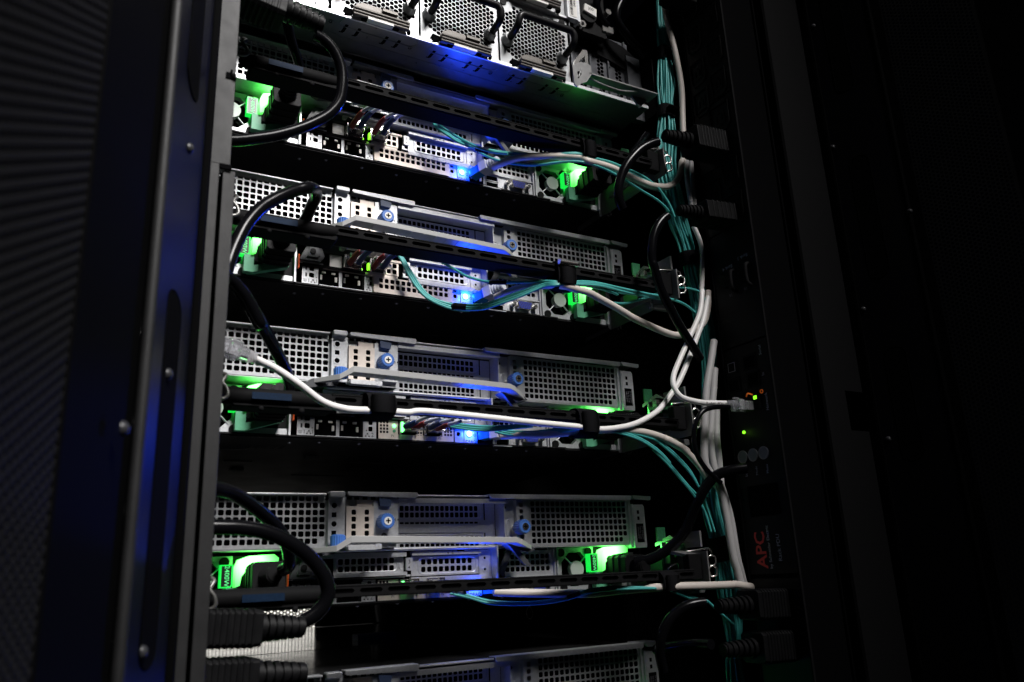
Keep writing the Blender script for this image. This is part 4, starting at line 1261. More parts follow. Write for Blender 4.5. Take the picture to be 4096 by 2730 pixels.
# ================================================================== blade chassis above the servers
def build_chassis():
    t = thing('blade_chassis', 'white modular chassis with three honeycomb fan modules above all the servers', 'chassis', (0, 0, 90))
    Z0 = 90.0

    def tray():
        m = MB()
        m.box(-190, 287, -71, -24, 0, 1.4, 0)
        m.box(-190, 287, -24, -18, 1.0, 2.4, 0)
        m.box(-190, 287, -18, 720, 2.4, 4.0, 0)
        m.tube([(-190, -24.5, .8), (286, -24.5, .8)], 1.2, 8, 0, 1)
        # long pressed bead with rounded right end
        m.tube([(-190, -47, -.05), (240, -41, -.05), (250, -36.5, -.05), (252, -31, -.05), (246, -26.8, -.05), (230, -26, -.05)], .35, 6, 0, 4)
        for x in (-52, 33, 118):
            m.tube([(x + 2, -70.5, -.1), (x, -64, -.1), (x + 3, -60, -.1), (x + 10, -59.3, -.1), (x + 62, -58.6, -.1), (x + 70, -60, -.1), (x + 73, -64, -.1), (x + 72, -70.5, -.1)], .55, 6, 0, 3)
        # punched slits
        for x, d in ((-46, 0), (-34, 0), (-8, 0), (4, 0), (39, 0), (52, 0), (77, 0), (89, 0), (125, 0), (138, 0), (164, 0), (177, 0)):
            m.prism([(x - .6, -63), (x + 2.2, -63), (x + 1.4, -52), (x - 1.8, -51)], 'z', -.12, 0.2, 1)
            m.prism([(x - 3.2, -51.6), (x + .6, -51.6), (x + .6, -50.4), (x - 3.2, -50.4)], 'z', -.12, 0.2, 1)
        for x, y in ((17, -57), (-60, -61), (103, -55), (188, -53), (13, -19), (99, -15.5), (-68, -20), (190, -20)):
            m.ringdisc((x, y, -.8), (0, 0, 1), 2.6, 1.7, 1.0, 18, 0)
            m.cyl((x, y, -.3), (0, 0, 1), 1.7, .3, 14, 1)
            m.cyl((x, y, -.5), (0, 0, 1), .8, .3, 10, 0)
        # bright folded front edge
        m.box(-190, 287, -72.6, -71, -.2, 3.2, 2)
        return m
    part('bottom_tray', 'tray', tray, ['tray_steel', 'inside_dark', 'galvanised'], t)

    def module(x0, full=True):
        def f():
            m = MB()
            W_, H_ = 83.0, 80.0
            cx, cz = x0 + 41.5, 43.0

            def hole(u, v):      # u: height, v: across
                dx, dz = abs(v - cx), u - cz
                if dx > 37.5 or dz > 34 or dz < -32:
                    return False
                if dx + dz > 56 or dx - dz > 53:
                    return False
                return True
            m.hexperf(3.2, 3.2 + H_, x0, x0 + W_, 4.82, 2.44, hole, lambda u, v, d: (v, -67 + d, u), .35, 0)
            m.box(x0, x0 + .8, -66.2, 0, 3.2, 83, 0)
            m.box(x0 + W_ - .8, x0 + W_, -66.2, 0, 3.2, 83, 0)
            m.box(x0 - .4, x0 + .6, -67.8, -66, 3.2, 83.2, 0)
            for a, b in ((x0 + 6.5, 79), (x0 + W_ - 6.5, 78.6)):
                m.cyl((a, -67.9, b), (0, 1, 0), 3.7, 1, 20, 2)
            return m
        f2 = f
        o = part('fan_module', 'fanmod%d' % x0, f2, ['module_steel', 'inside_dark', 'black_plastic'], t)

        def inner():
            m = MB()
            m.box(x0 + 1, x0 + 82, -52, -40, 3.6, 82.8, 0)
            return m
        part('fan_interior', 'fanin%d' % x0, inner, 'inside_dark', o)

        def hd():
            m = MB()
            a, b, z = x0 + 8.5, x0 + 73.5, 45.5
            m.tube([(a, -67, z - 12), (a, -80, z - 12), (a, -90, z - 9.5), (a + .5, -93, z - 3), (a + 4, -93.5, z + 1.4), (a + 12, -93.5, z + 2.0), (b - 12, -93.5, z + 2.0), (b - 4, -93.5, z + 1.4), (b - .5, -93, z - 3), (b, -90, z - 9.5), (b, -80, z - 12), (b, -67, z - 12)], 3.6, 10, 0, 4)
            return m
        part('pull_handle', 'fanhd%d' % x0, hd, 'handle_black', o)

        for a_ in (x0 + 8.5, x0 + 73.5):
            part('handle_cup', 'fancup', lambda: MB().cyl((0, -67.2, 33.5), (0, -1, 0), 6.6, 7, 22, 0, r2=5.0, cap=False).cyl((0, -74.2, 33.5), (0, -1, 0), 5.0, .5, 22, 0), 'module_steel', o, loc=(a_, 0, 0))
    for x0 in (-61, 23.5, 108):
        module(x0)

    def latch(xc, z):
        def f():
            m = MB()
            # folded latch: back-leaning blade, front channel
            m.prism([(xc - 26, z + 3), (xc - 22, z + 10), (xc - 16, z + 13.6), (xc + 1, z + 13.6), (xc + 3, z + 10.5), (xc + 16, z + 10.5), (xc + 26, z + 4), (xc + 27, z + 1)], 'y', -75, -73.6, 0)
            m.box(xc + 2, xc + 16.4, -77.6, -74, z + 9.6, z + 12.4, 0)
            for k, (zz, yy) in enumerate(((z + 3, -79), (z + .6, -78), (z - 1.8, -77))):
                m.tube([(xc - 25, yy, zz), (xc + 27, yy, zz)], 1.5, 8, 0, 1)
            m.box(xc - 25, xc + 26.5, -77.5, -74, z - 2.6, z + 4, 0)
            m.box(xc - 12, xc + 12, -78.4, -73, z - 4.2, z - 1.4, 1)
            m.box(xc - 17, xc - 12, -76, -73, z - 4.2, z - 1.4, 2)
            m.box(xc + 12, xc + 18, -76, -73, z - 4.2, z - 1.4, 2)
            m.prism([(xc - 32, z + 5), (xc - 32, z - 3), (xc - 25, z - 1), (xc - 25, z + 4)], 'y', -74, -68, 2)
            m.prism([(xc + 27, z + 3), (xc + 27, z - 3), (xc + 30, z - 3), (xc + 30, z)], 'y', -74, -68, 2)
            return m
        return part('module_latch', 'latch%d_%d' % (xc, z), f, ['latch_steel', 'paper', 'inside_dark'], t)
    latch(-19, 4.5)
    latch(65, 4.5)
    latch(150, 4.5)
    latch(150, 88.5)

    def frame():
        m = MB()
        for x in (-62, 23, 107.4, 191.2):
            m.box(x - .1, x + .45, -68.4, -66.8, 3.2, 84, 1)
        m.box(-190, 194, -70, -60, 83.6, 85.6, 0)
        # upper row of faces
        m.box(108, 190.6, -67, -66, 85.6, 170, 2)
        m.box(-61, 106.8, -67, -66, 85.6, 170, 2)
        # left bay: pierced plate, bracket and latch
        m.perf(-190, -78, 3.4, 83, -66, .8, -186, 8, 24, 10, 4.6, 4.6, 3.6, 3.6)
        m.box(-78, -62.6, -64, -62, 3.4, 83, 0)
        m.box(-76, -70, -72, -66, 3.6, 11, 0, 1)
        m.box(-190, -62, -20, 0, 3.4, 170, 3)
        m.tube([(-66, -73, 12), (-64, -73, 7), (-66, -73, 3.6)], .8, 6, 3, 4)
        return m
    part('chassis_frame', 'chframe', frame, ['galvanised', 'inside_dark', 'module_steel', 'inside_dark'], t)

    def barcode():
        m = MB()
        m.box(189.8, 203, -72.4, -66, 84, 170, 0)
        m.box(192.4, 201.6, -72.8, -72.3, 86.2, 168, 1)
        z = 88
        r = random.Random(5)
        while z < 112:
            w = r.choice((.35, .35, .7, 1.0))
            m.box(193.2, 196.4, -72.95, -72.75, z, z + w, 2)
            z += w + r.choice((.35, .5, .8))
        put_text(m, '54069-0', (199.0, -72.95, 106), 4.2, (0, 0, 1), (-1, 0, 0), 2)
        m.box(204.4, 207.4, -70, -60, 85, 170, 0)
        return m
    part('serial_label_plate', 'barcode', barcode, ['galvanised', 'paper', 'ink'], t)

    def right():
        m = MB()
        # recessed bay with pierced slot covers
        def hole(u, v):
            return True
        for x0 in (194, 219, 243.6, 268):
            m.hexperf(4, 104, x0, x0 + 17, 4.82, 2.44, hole, lambda u, v, d: (v, -40 + d, u), .35, 0)
            m.box(x0 + 17, x0 + 19, -43, -39, 4, 104, 0)
            m.box(x0 + 19, x0 + 24.6, -40, -39, 4, 104, 0)
        m.box(193.2, 194.8, -68, -38, 3.4, 104, 0)
        m.box(285.4, 304, -46, -38, 3.4, 84, 0)
        m.prism([(194.8, 107), (194.8, 82), (216, 80), (262, 72), (304, 60), (304, 84), (284, 96), (240, 106)], 'y', -44, -42.4, 1)
        m.box(304, 305.4, -66, 0, 3.4, 72, 1)
        m.box(299, 304, -48, -46, 30, 34, 2)
        m.cyl((292, -48, 28), (0, 1, 0), 1.7, 4, 10, 2)
        for x, z in ((203, 88), (210, 82), (216, 81), (223, 78), (232, 75), (240, 71), (247, 68), (262, 62)):
            m.dome((x, -44.2, z), (0, -1, 0), 1.0, .7, 8, 1)
        m.box(268, 290, -50, -46, 4, 18, 0, 1)
        m.box(276, 281, -56, -50, 3.6, 9, 2)
        return m
    part('slot_bay', 'rightbay', right, ['tray_steel', 'black_metal', 'bright_metal'], t)

    def lever():
        m = MB()
        # ejector: faceplate with a hole, long channel and flared tip, wire loop behind
        m.prism([(170, 0), (171, -21), (174, -23), (179, -18), (186, -14), (193, -3), (192.5, 6), (188, 8), (180, 7)], 'y', -101, -99.6, 0)
        m.cyl((177.6, -101.2, -7), (0, 1, 0), 2.4, .4, 16, 1)
        m.tube([(176, -101.4, -12), (178, -101.6, -7), (180, -101.4, -2)], .9, 6, 0, 3)
        m.add([(190, -101, -2), (277, -101, -1), (277, -84, -1), (190, -84, -2), (190, -101, -3.4), (277, -101, -2.4), (277, -84, -2.4), (190, -84, -3.4)],
              [(0, 1, 2, 3), (7, 6, 5, 4), (0, 4, 5, 1), (1, 5, 6, 2), (2, 6, 7, 3), (3, 7, 4, 0)], 0)
        m.prism([(190, -2.4), (276, -1.4), (280, 1), (279, 6), (270, 5), (262, -.6), (190, -1)], 'y', -84, -82.8, 0)
        m.prism([(252, -3), (272, -3), (262, -15)], 'y', -88, -86, 2)
        m.tube([(190, -96, -3.4), (205, -97, -8), (230, -97, -9), (252, -97, -4)], 1.2, 6, 0, 4)
        return m
    l = part('ejector_lever', 'lever', lever, ['lever_steel', 'inside_dark', 'tray_steel'], t)

    def loop():
        m = MB()
        m.prism([(190, 22), (192, 30), (203, 45), (208, 46), (209, 40), (208, 24), (205, 24), (204.6, 38), (196, 28), (194, 20)], 'y', -76, -73, 0)
        return m
    part('lever_latch', 'loop', loop, 'bright_metal', l, 0.5)

    def conn():
        m = MB()
        m.cyl((222, -60, 104), (0, -1, 0), 11, 6, 24, 0)
        m.prism([(214, 104), (230, 100), (231, 110), (216, 113)], 'y', -69, -66, 1)
        put_text(m, '300', (223, -69.2, 107.4), 5, mi=2)
        m.cyl((213, -62, 88), (0, -1, 0), 4.4, 4, 18, 3)
        m.cyl((213, -66, 88), (0, -1, 0), 2.0, .6, 10, 0)
        m.box(208, 248, -60, -50, 84, 170, 0)
        m.cyl((250, -60, 116), (0, -1, 0), 3.5, 6, 16, 3)
        m.box(243, 257, -62, -58, 92, 100, 3)
        return m
    part('power_inlet', 'conn', conn, ['black_plastic', 'paper', 'ink', 'bright_metal'], t)
    return t


build_chassis()

# ================================================================== cable support bars in front of each server
mat('board_green', (0.03, 0.16, 0.07), 0.0, 0.35, var=0.4, vscale=600)
BAR_TXT = ['under the fan module chassis, crossing the shadowed upper server',
           'crossing the second server, with a shiny strap near its right end',
           'crossing the middle server, with a long white cable along it',
           'crossing the fourth server, just above the open gap']


def build_bar(k):
    t = thing('cable_support_bar', 'black slotted cable bar ' + BAR_TXT[k], 'cable bar', (0, 0, -133.35 * k), 'slotted cable bars across the server backs')

    def bar():
        m = MB()
        # face with recessed slots (perforated strip) and body behind
        m.perf(-62, 262, 3.2, 10.2, -97, 1.6, -52, 7.0, 16, 1, 20.4, 7, 16.2, 3.0, cr=.48)
        m.box(-62, 262, -95, -94.4, 3.4, 10, 1)
        m.box(-62, 262, -95.4, -77, 2.6, 3.4, 0)
        m.box(-62, 262, -97, -77, 10.2, 11, 0)
        m.tube([(-62, -96.6, 10.4), (262, -96.6, 10.4)], .8, 8, 0, 1)
        return m
    b = part('slotted_beam', 'bar', bar, ['black_metal', 'inside_dark'], t, 0.0)

    def grip():
        m = MB()
        m.tube([(-136, -93, 5.4), (-134, -93, 5.6), (-72, -93, 5.8), (-60, -93, 6.4)], [4.6, 6.2, 6.0, 4.2], 14, 0, 3)
        m.box(-132, -60, -96, -78, -2, 4, 0, 1.5)
        m.dome((-84, -97, -3), (0, -1, 0), 2.2, 1.4, 10, 0)
        m.dome((-112, -97, -3), (0, -1, 0), 1.9, 1.2, 10, 0)
        return m
    part('bar_grip', 'bargrip', grip, 'black_metal', t)

    def lab():
        m = MB()
        m.box(-119, -92, -99.7, -98.9, 3.0, 7.8, 0)
        return m
    part('grip_label', 'barlab', lab, 'blue_label', t)

    def hook():
        m = MB()
        m.tube([(-139, -100, 19), (-137, -102, 17), (-139.6, -104, 12), (-137, -105, 8), (-136, -106, 3), (-138.4, -106, 0.4), (-142.6, -106, 0.2), (-144.6, -105, 3.4)], 1.35, 8, 0, 4)
        m.tube([(-142, -100, 18.6), (-143, -103, 13), (-141, -104, 8)], 1.1, 8, 0, 4)
        return m
    part('wire_hook', 'barhook', hook, 'hook_white', t)

    def arm():
        m = MB()
        m.box(262, 284, -92, -84, 2, 24, 0, 1)
        m.box(265, 275, -48, -46, 37, 50, 3)
        m.box(268, 281, -68, -66, 22, 33, 3)
        m.box(266, 270, -64, -58, 26, 36, 2)
        m.cyl((277, -70, 27), (0, -1, 0), 2.2, 3, 12, 2)
        m.box(279, 281, -90, -60, 30, 44, 1)
        m.prism([(-88, 24), (-56, 30), (-56, 27), (-88, 21)], 'x', 262, 283, 1)
        m.tube([(264, -60, 12), (271, -66, 17), (276, -62, 11), (283, -68, 16)], .9, 6, 2, 4)
        m.box(264, 268, -86, -20, 3, 8, 1)
        m.box(276, 277.2, -100, 60, -4, 26, 1)
        m.box(266, 276, -52, -50, 4, 36, 2)
        m.prism([(-76, 34), (-62, 42), (-40, 36), (-40, 33), (-62, 38)], 'x', 268, 279, 2)
        m.box(268, 282, -60, -46, 16, 27, 1, 1)
        m.cyl((272, -60.5, 8), (0, 1, 0), 4.5, 3, 16, 2)
        for z in (4, 13):
            m.tube([(285, -93, z), (289, -95, z + 1), (290, -95, z + 7), (286, -94, z + 9), (283, -93, z + 6), (285, -93, z)], 1.0, 6, 2, 4)
        m.tube([(262, -90, 26), (272, -92, 27), (286, -92, 28), (289, -92, 24)], .9, 6, 2, 3)
        m.box(262, 290, -78, -74, -10, -4, 1, 1)
        for i in range(5):
            m.dome((264 + i * 4.2, -74 + i * 6, 0), (0, -1, 0), 1.6, 1, 8, 2)
        return m
    part('rail_bracket', 'bararm', arm, ['black_metal', 'lever_steel', 'bright_metal', 'board_green'], t)

    def rail():
        m = MB()
        m.box(280, 281.4, 0, 720, -6, 36, 0)
        m.box(274, 281, 2, 720, -6.6, -5, 0)
        m.box(272, 281, 10, 12, -4, 30, 1)
        return m
    part('slide_rail', 'barrail', rail, ['black_metal', 'tray_steel'], t)


for k in range(4):
    build_bar(k)


# ================================================================== cables
def cable(name, key, r, m, label, cat, group=None, n=12, sub=5):
    mb = MB()
    mb.tube(PATHS[key], r, n, 0, sub)
    o = mb.build(name, m)
    return tag(o, label, cat, group)


def boot_plug(loc, d, body_mat, label, clear=False, extra=None, group=None):
    """modular plug with a ribbed boot; loc = nose, d = direction from nose to cable"""
    t = thing('network_plug', label, 'plug', loc, group)
    d = Vector(d).normalized()
    up = (Vector((0, 0, 1)) - d * d.z).normalized()
    sd = d.cross(up)

    def obox(m, a0, a1, s0, s1, u0, u1, mi=0):
        vs = []
        for a in (a0, a1):
            for q, w in ((s0, u0), (s1, u0), (s1, u1), (s0, u1)):
                vs.append(d * a + sd * q + up * w)
        m.add(vs, [(0, 1, 2, 3), (7, 6, 5, 4), (0, 4, 5, 1), (1, 5, 6, 2), (2, 6, 7, 3), (3, 7, 4, 0)], mi)
    m = MB()
    obox(m, -6, 8, -5.4, 5.4, -4.2, 4.2)
    m.build('plug_tip', 'clear_plastic' if clear else 'plug_blue', t)
    m = MB()
    if clear:
        obox(m, 8, 15, -5.8, 5.8, -5, 5)
        m.tube([d * 14, d * 20, d * 26], [5.2, 4.4, 3.4], 12, 0, 3)
        m.tube([d * 6 + up * 4, d * 10 + up * 6.4, d * 16 + up * 6.6], 1.2, 6, 0, 3)
    else:
        obox(m, 6, 15, -6.2, 6.2, -5.2, 5.4)
        m.tube([d * 14, d * 20, d * 27], [5.6, 4.8, 4.1], 12, 0, 3)
        for q in range(4):
            m.tube([d * (15.5 + q * 3), d * (17 + q * 3)], 5.9 - q * .45, 12, 0, 1)
        obox(m, 3, 13, -1.6, 1.6, 5.4, 7.2)
    m.build('plug_boot', 'clear_plastic' if clear else body_mat, t, bevel=0.4)
    return t


def strap(name, c, w, ry, rz, label, axis=(1, 0, 0), mat_='velcro', cat='strap'):
    """hook-and-loop strap: oval band around the axis, width w"""
    m = MB()
    ax = Vector(axis).normalized()
    u = Vector((0, 1, 0)) - ax * ax.y
    u.normalize()
    v = ax.cross(u)
    n = 26
    prof = [(-.5, 0), (-.5, .9), (-.3, 1.3), (.3, 1.3), (.5, .9), (.5, 0)]
    vs = []
    for a_, h in prof:
        for i in range(n):
            a = 2 * math.pi * i / n
            e = 0.8
            ca, sa = math.cos(a), math.sin(a)
            cu = math.copysign(abs(ca) ** e, ca)
            cv = math.copysign(abs(sa) ** e, sa)
            vs.append(Vector(c) + ax * a_ * w + u * cu * (ry + h) + v * cv * (rz + h))
    fs = [(k * n + i, k * n + (i + 1) % n, (k + 1) * n + (i + 1) % n, (k + 1) * n + i) for k in range(5) for i in range(n)]
    m.add(vs, fs, 0, False)
    # overlapping tail
    m.tube([Vector(c) + u * -(ry + 1.4) + v * (rz * .7), Vector(c) + u * -(ry + 2.2), Vector(c) + u * -(ry + 1.5) - v * (rz * .8)], w * .42, 4, 0, 2, flat=(1, .12))
    o = m.build(name, mat_)
    return tag(o, label, cat)


# pale network cables
cable('network_cable', 'w_a', 3.3, 'cable_beige', 'thick beige network cable from the topmost server, bending up beside the teal bundle', 'cable', n=14)
cable('network_cable', 'w_b', 3.3, 'cable_beige', 'thick beige network cable from the second server, sagging towards the right', 'cable', n=14)
cable('network_cable', 'w_c', 3.2, 'cable_beige', 'beige network cable leaving the middle server and curving down to the right', 'cable', n=14)
cable('network_cable', 'w_d', 3.4, 'cable_beige', 'beige network cable running level in front of the fourth server to the lower strap', 'cable', n=14)
cable('network_cable', 'white_loop', 2.55, 'cable_white', 'white network cable with a tight bend, plugged into the black power strip', 'cable', n=14)
cable('network_cable', 'white_long', 2.6, 'cable_white', 'long white network cable crossing the middle server from the clear plug at the left', 'cable', n=14)
for i in (1, 2, 3):
    cable('network_cable', 'gray%d' % i, 3.6, 'cable_grey',
          ['', 'grey cable hanging right of the tight white bend, nearest the servers', 'middle one of three hanging grey cables left of the power strip buttons', 'grey cable hanging nearest the round power strip buttons'][i], 'cable', n=12)
for i in (4, 5):
    cable('network_cable', 'gray%d' % i, 2.8, 'cable_grey', ['left', 'right'][i - 4] + ' one of two grey cables between the upper right power plugs', 'cable', n=10)

# sleeve text on the white cable
m = MB()
pp, _ = smooth_path(PATHS['white_loop'], 1, 5)
ends = pp[-9:-1]
m.tube([ends[0], ends[-1]], 2.75, 14, 0, 1)
d0 = (ends[-1] - ends[0]).normalized()
cc = (ends[0] + ends[-1]) / 2
side = (EYE - cc).normalized()
side = (side - d0 * side.dot(d0)).normalized()
vv = side.cross(d0)
put_text(m, 'Rack#1 PDU 02', cc + side * 2.9 - vv * .3, 3.4, d0, vv, 1)
sl = m.build('cable_label', ['cable_white', 'ink'])
tag(sl, 'white label sleeve printed Rack#1 PDU 02 on the white cable', 'cable label')

# management port plugs
boot_plug((108, -10, 3.6), (.42, -.80, .18), 'boot_pale', 'blue lit network plug in the port of the topmost server', group='plugs in the management ports')
boot_plug((108, -10, 3.6 - 133.35), (.42, -.80, .18), 'boot_pale', 'blue lit network plug in the port of the second server', group='plugs in the management ports')
boot_plug((109, -10, 3.6 - 266.7), (.50, -.84, .02), 'boot_pale', 'blue lit network plug in the port of the middle server', group='plugs in the management ports')
boot_plug((109, -10, 2.6 - 400.05), (.50, -.84, .02), 'boot_pale', 'blue lit network plug half hidden behind the bar of the fourth server', group='plugs in the management ports')
a = Vector(PATHS['white_long'][-1])
boot_plug(a + Vector((-22, -5, 5)), (.95, .15, -.22), 'boot_pale', 'clear network plug poking out beside the left post over the perforated panel', True)
a = Vector(PATHS['white_loop'][-1])
boot_plug(a + Vector((26, 1, -1)), (-1, .02, .02), 'boot_pale', 'clear network plug pushed into the black power strip', True)

# teal fibre patch cords on the servers
FT = {
    't_a1': 'upper teal fibre arcing over the ports of the topmost server', 't_a2': 'lower teal fibre lying close under its twin across the topmost server',
    't_a3': 'short teal fibre behind the pair at the topmost server', 't_a4': 'single teal fibre sagging below the sleeve of the topmost server',
    't_b1': 'teal fibre coming down from slot six of the second server', 't_b2': 'uppermost teal fibre of the hanging loop on the second server',
    't_b3': 'middle teal fibre of the hanging loop on the second server', 't_b4': 'lowest teal fibre of the hanging loop on the second server',
    't_b5': 'teal fibre crossing up to the bundle right of the second server'}
for k_, l_ in FT.items():
    cable('fibre_cable', k_, 1.25, 'fibre_teal', l_, 'fibre cable', n=8)
for i in range(1, 11):
    pos = 'on the bar side of the strap at the middle server' if i < 7 else 'fanning down to the bundle below the middle server'
    cable('fibre_cable', 't_c%d' % i, 1.1, 'fibre_teal', 'thin dark teal fibre ' + pos, 'fibre cable',
          'teal fibres along the bar of the middle server' if i < 7 else 'teal fibres fanning down right of the middle server', n=8)
for i in (1, 2):
    cable('fibre_cable', 't_d%d' % i, 1.2, 'fibre_teal', ['', 'upper teal fibre drooping below the bar of the fourth server', 'lower teal fibre drooping below the bar of the fourth server'][i], 'fibre cable', n=8)


def sleeve(key, t0, t1, r, label):
    P, _ = smooth_path(PATHS[key], 1, 5)
    a, b = int(len(P) * t0), int(len(P) * t1)
    m = MB()
    m.tube(P[a:b + 1], r, 10, 0, 1)
    tag(m.build('cable_sleeve', 'black_plastic'), label, 'sleeve')


sleeve('t_a2', .30, .345, 2.8, 'black sleeve joining the teal fibres of the topmost server')
sleeve('t_a4', .0, .03, 1.7, 'small black sleeve at the start of the sagging teal fibre')
sleeve('t_b1', .20, .26, 2.2, 'black sleeve on the teal fibre from slot six of the second server')
sleeve('t_b3', .375, .43, 3.2, 'black sleeve at the bottom of the teal loop on the second server')
sleeve('t_d1', .36, .43, 2.2, 'black sleeve on the drooping teal fibres of the fourth server')

# vertical trunk of teal fibres
B = PATHS['bundle']
N = 32
ra = random.Random(11)
for i in range(N):
    a0 = ra.uniform(0, 2 * math.pi)
    rad = math.sqrt((i + .5) / N)
    ph = i * 2.399963
    drift = ra.uniform(-.5, .5)
    pts = []
    for j, (x, y, z, w) in enumerate(B):
        t_ = j / (len(B) - 1)
        ww = w * 1.12 - .6
        a = ph + drift * math.sin(j * .8 + a0) * .9
        rr = rad * (1 + .10 * math.sin(j * 1.7 + a0))
        pts.append((x + math.cos(a) * rr * ww, y + math.sin(a) * rr * ww * .7, z))
    mb = MB()
    mb.tube(pts, 1.22, 6, 0, 3)
    tag(mb.build('fibre_cable', 'fibre_teal'), 'teal fibre in the thick vertical bundle beside the power strip', 'fibre cable', 'teal fibres of the vertical bundle')


def bstrap(i0, z0, z1, label):
    # interpolate bundle centre
    zc = (z0 + z1) / 2
    for j in range(len(B) - 1):
        if B[j][2] >= zc >= B[j + 1][2]:
            f = (B[j][2] - zc) / (B[j][2] - B[j + 1][2])
            x = B[j][0] * (1 - f) + B[j + 1][0] * f
            w = B[j][3] * (1 - f) + B[j + 1][3] * f
            ax = Vector((B[j][0] - B[j + 1][0], 0, B[j][2] - B[j + 1][2]))
            strap('fabric_strap', (x, -72, zc), z0 - z1, w * .86 + .8, w * 1.1 + 1.0, label, ax)


bstrap(0, 176, 160, 'black strap round the teal bundle, highest of the four')
bstrap(0, 98, 84, 'black strap round the teal bundle above the first right power plug')
bstrap(0, -72, -87, 'black strap round the teal bundle below the second right power plug')
bstrap(0, -360, -382, 'black strap round the teal bundle beside the red lettering')

# straps on the bars
strap('fabric_strap', (183, -92, 1.5), 15, 9.5, 11.5, 'black strap tying beige and teal cables to the topmost bar')
strap('fabric_strap', (147, -92, -132.6), 19, 9.5, 12.0, 'black strap with a shiny woven top at the second bar')
strap('fabric_strap', (159, -92, -265.2), 20, 10.5, 11.5, 'black strap tying white and teal cables to the bar of the middle server')
strap('fabric_strap', (-28, -93, -263.0), 22, 15.5, 8.5, 'black strap holding the long white cable at the left of the middle server')
strap('fabric_strap', (231, -92, -399.0), 17, 11, 8.5, 'black strap at the right end of the bar of the fourth server')
m = MB()
m.tube([(138, -103.4, -123.2), (157, -103.4, -123.2)], 2.6, 8, 0, 1)
tag(m.build('strap_buckle', 'bright_metal'), 'shiny woven end of the strap on the second bar', 'strap')

# direct-attach cables with red and blue boots
def dac(key, dz, m_, lab, grp):
    pts = [Vector(p) + Vector((0, 0, dz)) for p in PATHS[key]]
    t = thing('patch_cable', lab, 'patch cable', pts[0], grp)
    q = [p - pts[0] for p in pts]
    mb = MB()
    n = len(q)
    k = max(3, int(n * .7))
    mb.tube(q[:k], [2.5] * (k - 1) + [2.1], 10, 0, 4)
    mb.build('cable_boot', m_, t)
    mb = MB()
    ext = q[k - 1:] + [q[-1] + (q[-1] - q[-2]) * 1.0]
    mb.tube(ext, 1.5, 8, 0, 4)
    mb.build('cable_jacket', 'boot_pale', t)


for k, w in ((0, 'topmost'), (1, 'second')):
    dz = -133.35 * k
    dac('dac_r1', dz, 'boot_red', 'red booted patch cable in the left port of the %s server' % w, 'red and blue patch cables')
    dac('dac_b1', dz, 'boot_blue', 'blue booted patch cable in the left port of the %s server' % w, 'red and blue patch cables')
    dac('dac_r2', dz, 'boot_red', 'red booted patch cable in the right port of the %s server' % w, 'red and blue patch cables')
    dac('dac_b2', dz, 'boot_blue', 'blue booted patch cable in the right port of the %s server' % w, 'red and blue patch cables')
for k, w in ((2, 'middle'), (3, 'fourth')):
    dz = -133.35 * k
    dac('dacc_b1', dz, 'boot_blue', 'blue booted patch cable in port P1 of the %s server' % w, 'red and blue patch cables')
    dac('dacc_r1', dz, 'boot_red', 'red booted patch cable in port P1 of the %s server' % w, 'red and blue patch cables')
    dac('dacc_b2', dz, 'boot_blue', 'blue booted patch cable in port P2 of the %s server' % w, 'red and blue patch cables')
    dac('dacc_r2', dz, 'boot_red', 'red booted patch cable in port P2 of the %s server' % w, 'red and blue patch cables')

# ================================================================== power cords
def big_plug(base, d, L, W_, H_, parent, ribs=9, relief=28, r1=8.0, r0=5.6):
    """ribbed connector housing from base along d, then a slotted strain relief; local mm coords"""
    d = Vector(d).normalized()
    up = (Vector((0, 0, 1)) - d * d.z).normalized()
    sd = d.cross(up)
    b = Vector(base)

    def ob(m, a0, a1, s_, u_, c=.18, mi=0):
        vs = []
        k = c
        for a in (a0, a1):
            for q, w in ((-1 + k, -1), (1 - k, -1), (1, -1 + k), (1, 1 - k), (1 - k, 1), (-1 + k, 1), (-1, 1 - k), (-1, -1 + k)):
                vs.append(b + d * a + sd * q * s_ + up * w * u_)
        m.add(vs, [tuple(range(8)), tuple(range(15, 7, -1))] + [(i, (i + 1) % 8, 8 + (i + 1) % 8, 8 + i) for i in range(8)], mi)
    m = MB()
    ob(m, 0, L, W_ / 2, H_ / 2)
    for i in range(ribs):
        a = L * (.08 + .84 * i / ribs)
        ob(m, a, a + L * .05, W_ / 2 + .8, H_ / 2 + .8)
    m.build('connector_housing', 'black_plastic', parent, bevel=0.5)
    m = MB()
    m.tube([b + d * L, b + d * (L + relief)], [r1 * .72, r0 * .8], 14, 0, 1)
    for i in range(6):
        a = L + relief * (.02 + i * .165)
        rr = r1 + (r0 - r1) * i / 5
        m.tube([b + d * a, b + d * (a + relief * .105)], rr, 14, 0, 1)
    m.build('strain_relief', 'black_plastic', parent, bevel=0.4)


def cord(name, key, r, label, plugs=()):
    t = thing('power_cord', label, 'power cord', PATHS[key][0], None)
    o = Vector(PATHS[key][0])
    mb = MB()
    mb.tube([Vector(p) - o for p in PATHS[key]], r, 16, 0, 5)
    mb.build('cord_jacket', 'cord_black', t)
    for p in plugs:
        q = dict(p)
        q['base'] = Vector(q['base']) - o
        big_plug(parent=t, **q)
    return t


def psu_plug(x0, z, t_):
    return dict(base=(x0, -9, z), d=(0, -1, .10), L=20, W_=24, H_=22, ribs=4, relief=22, r1=7, r0=5.2)


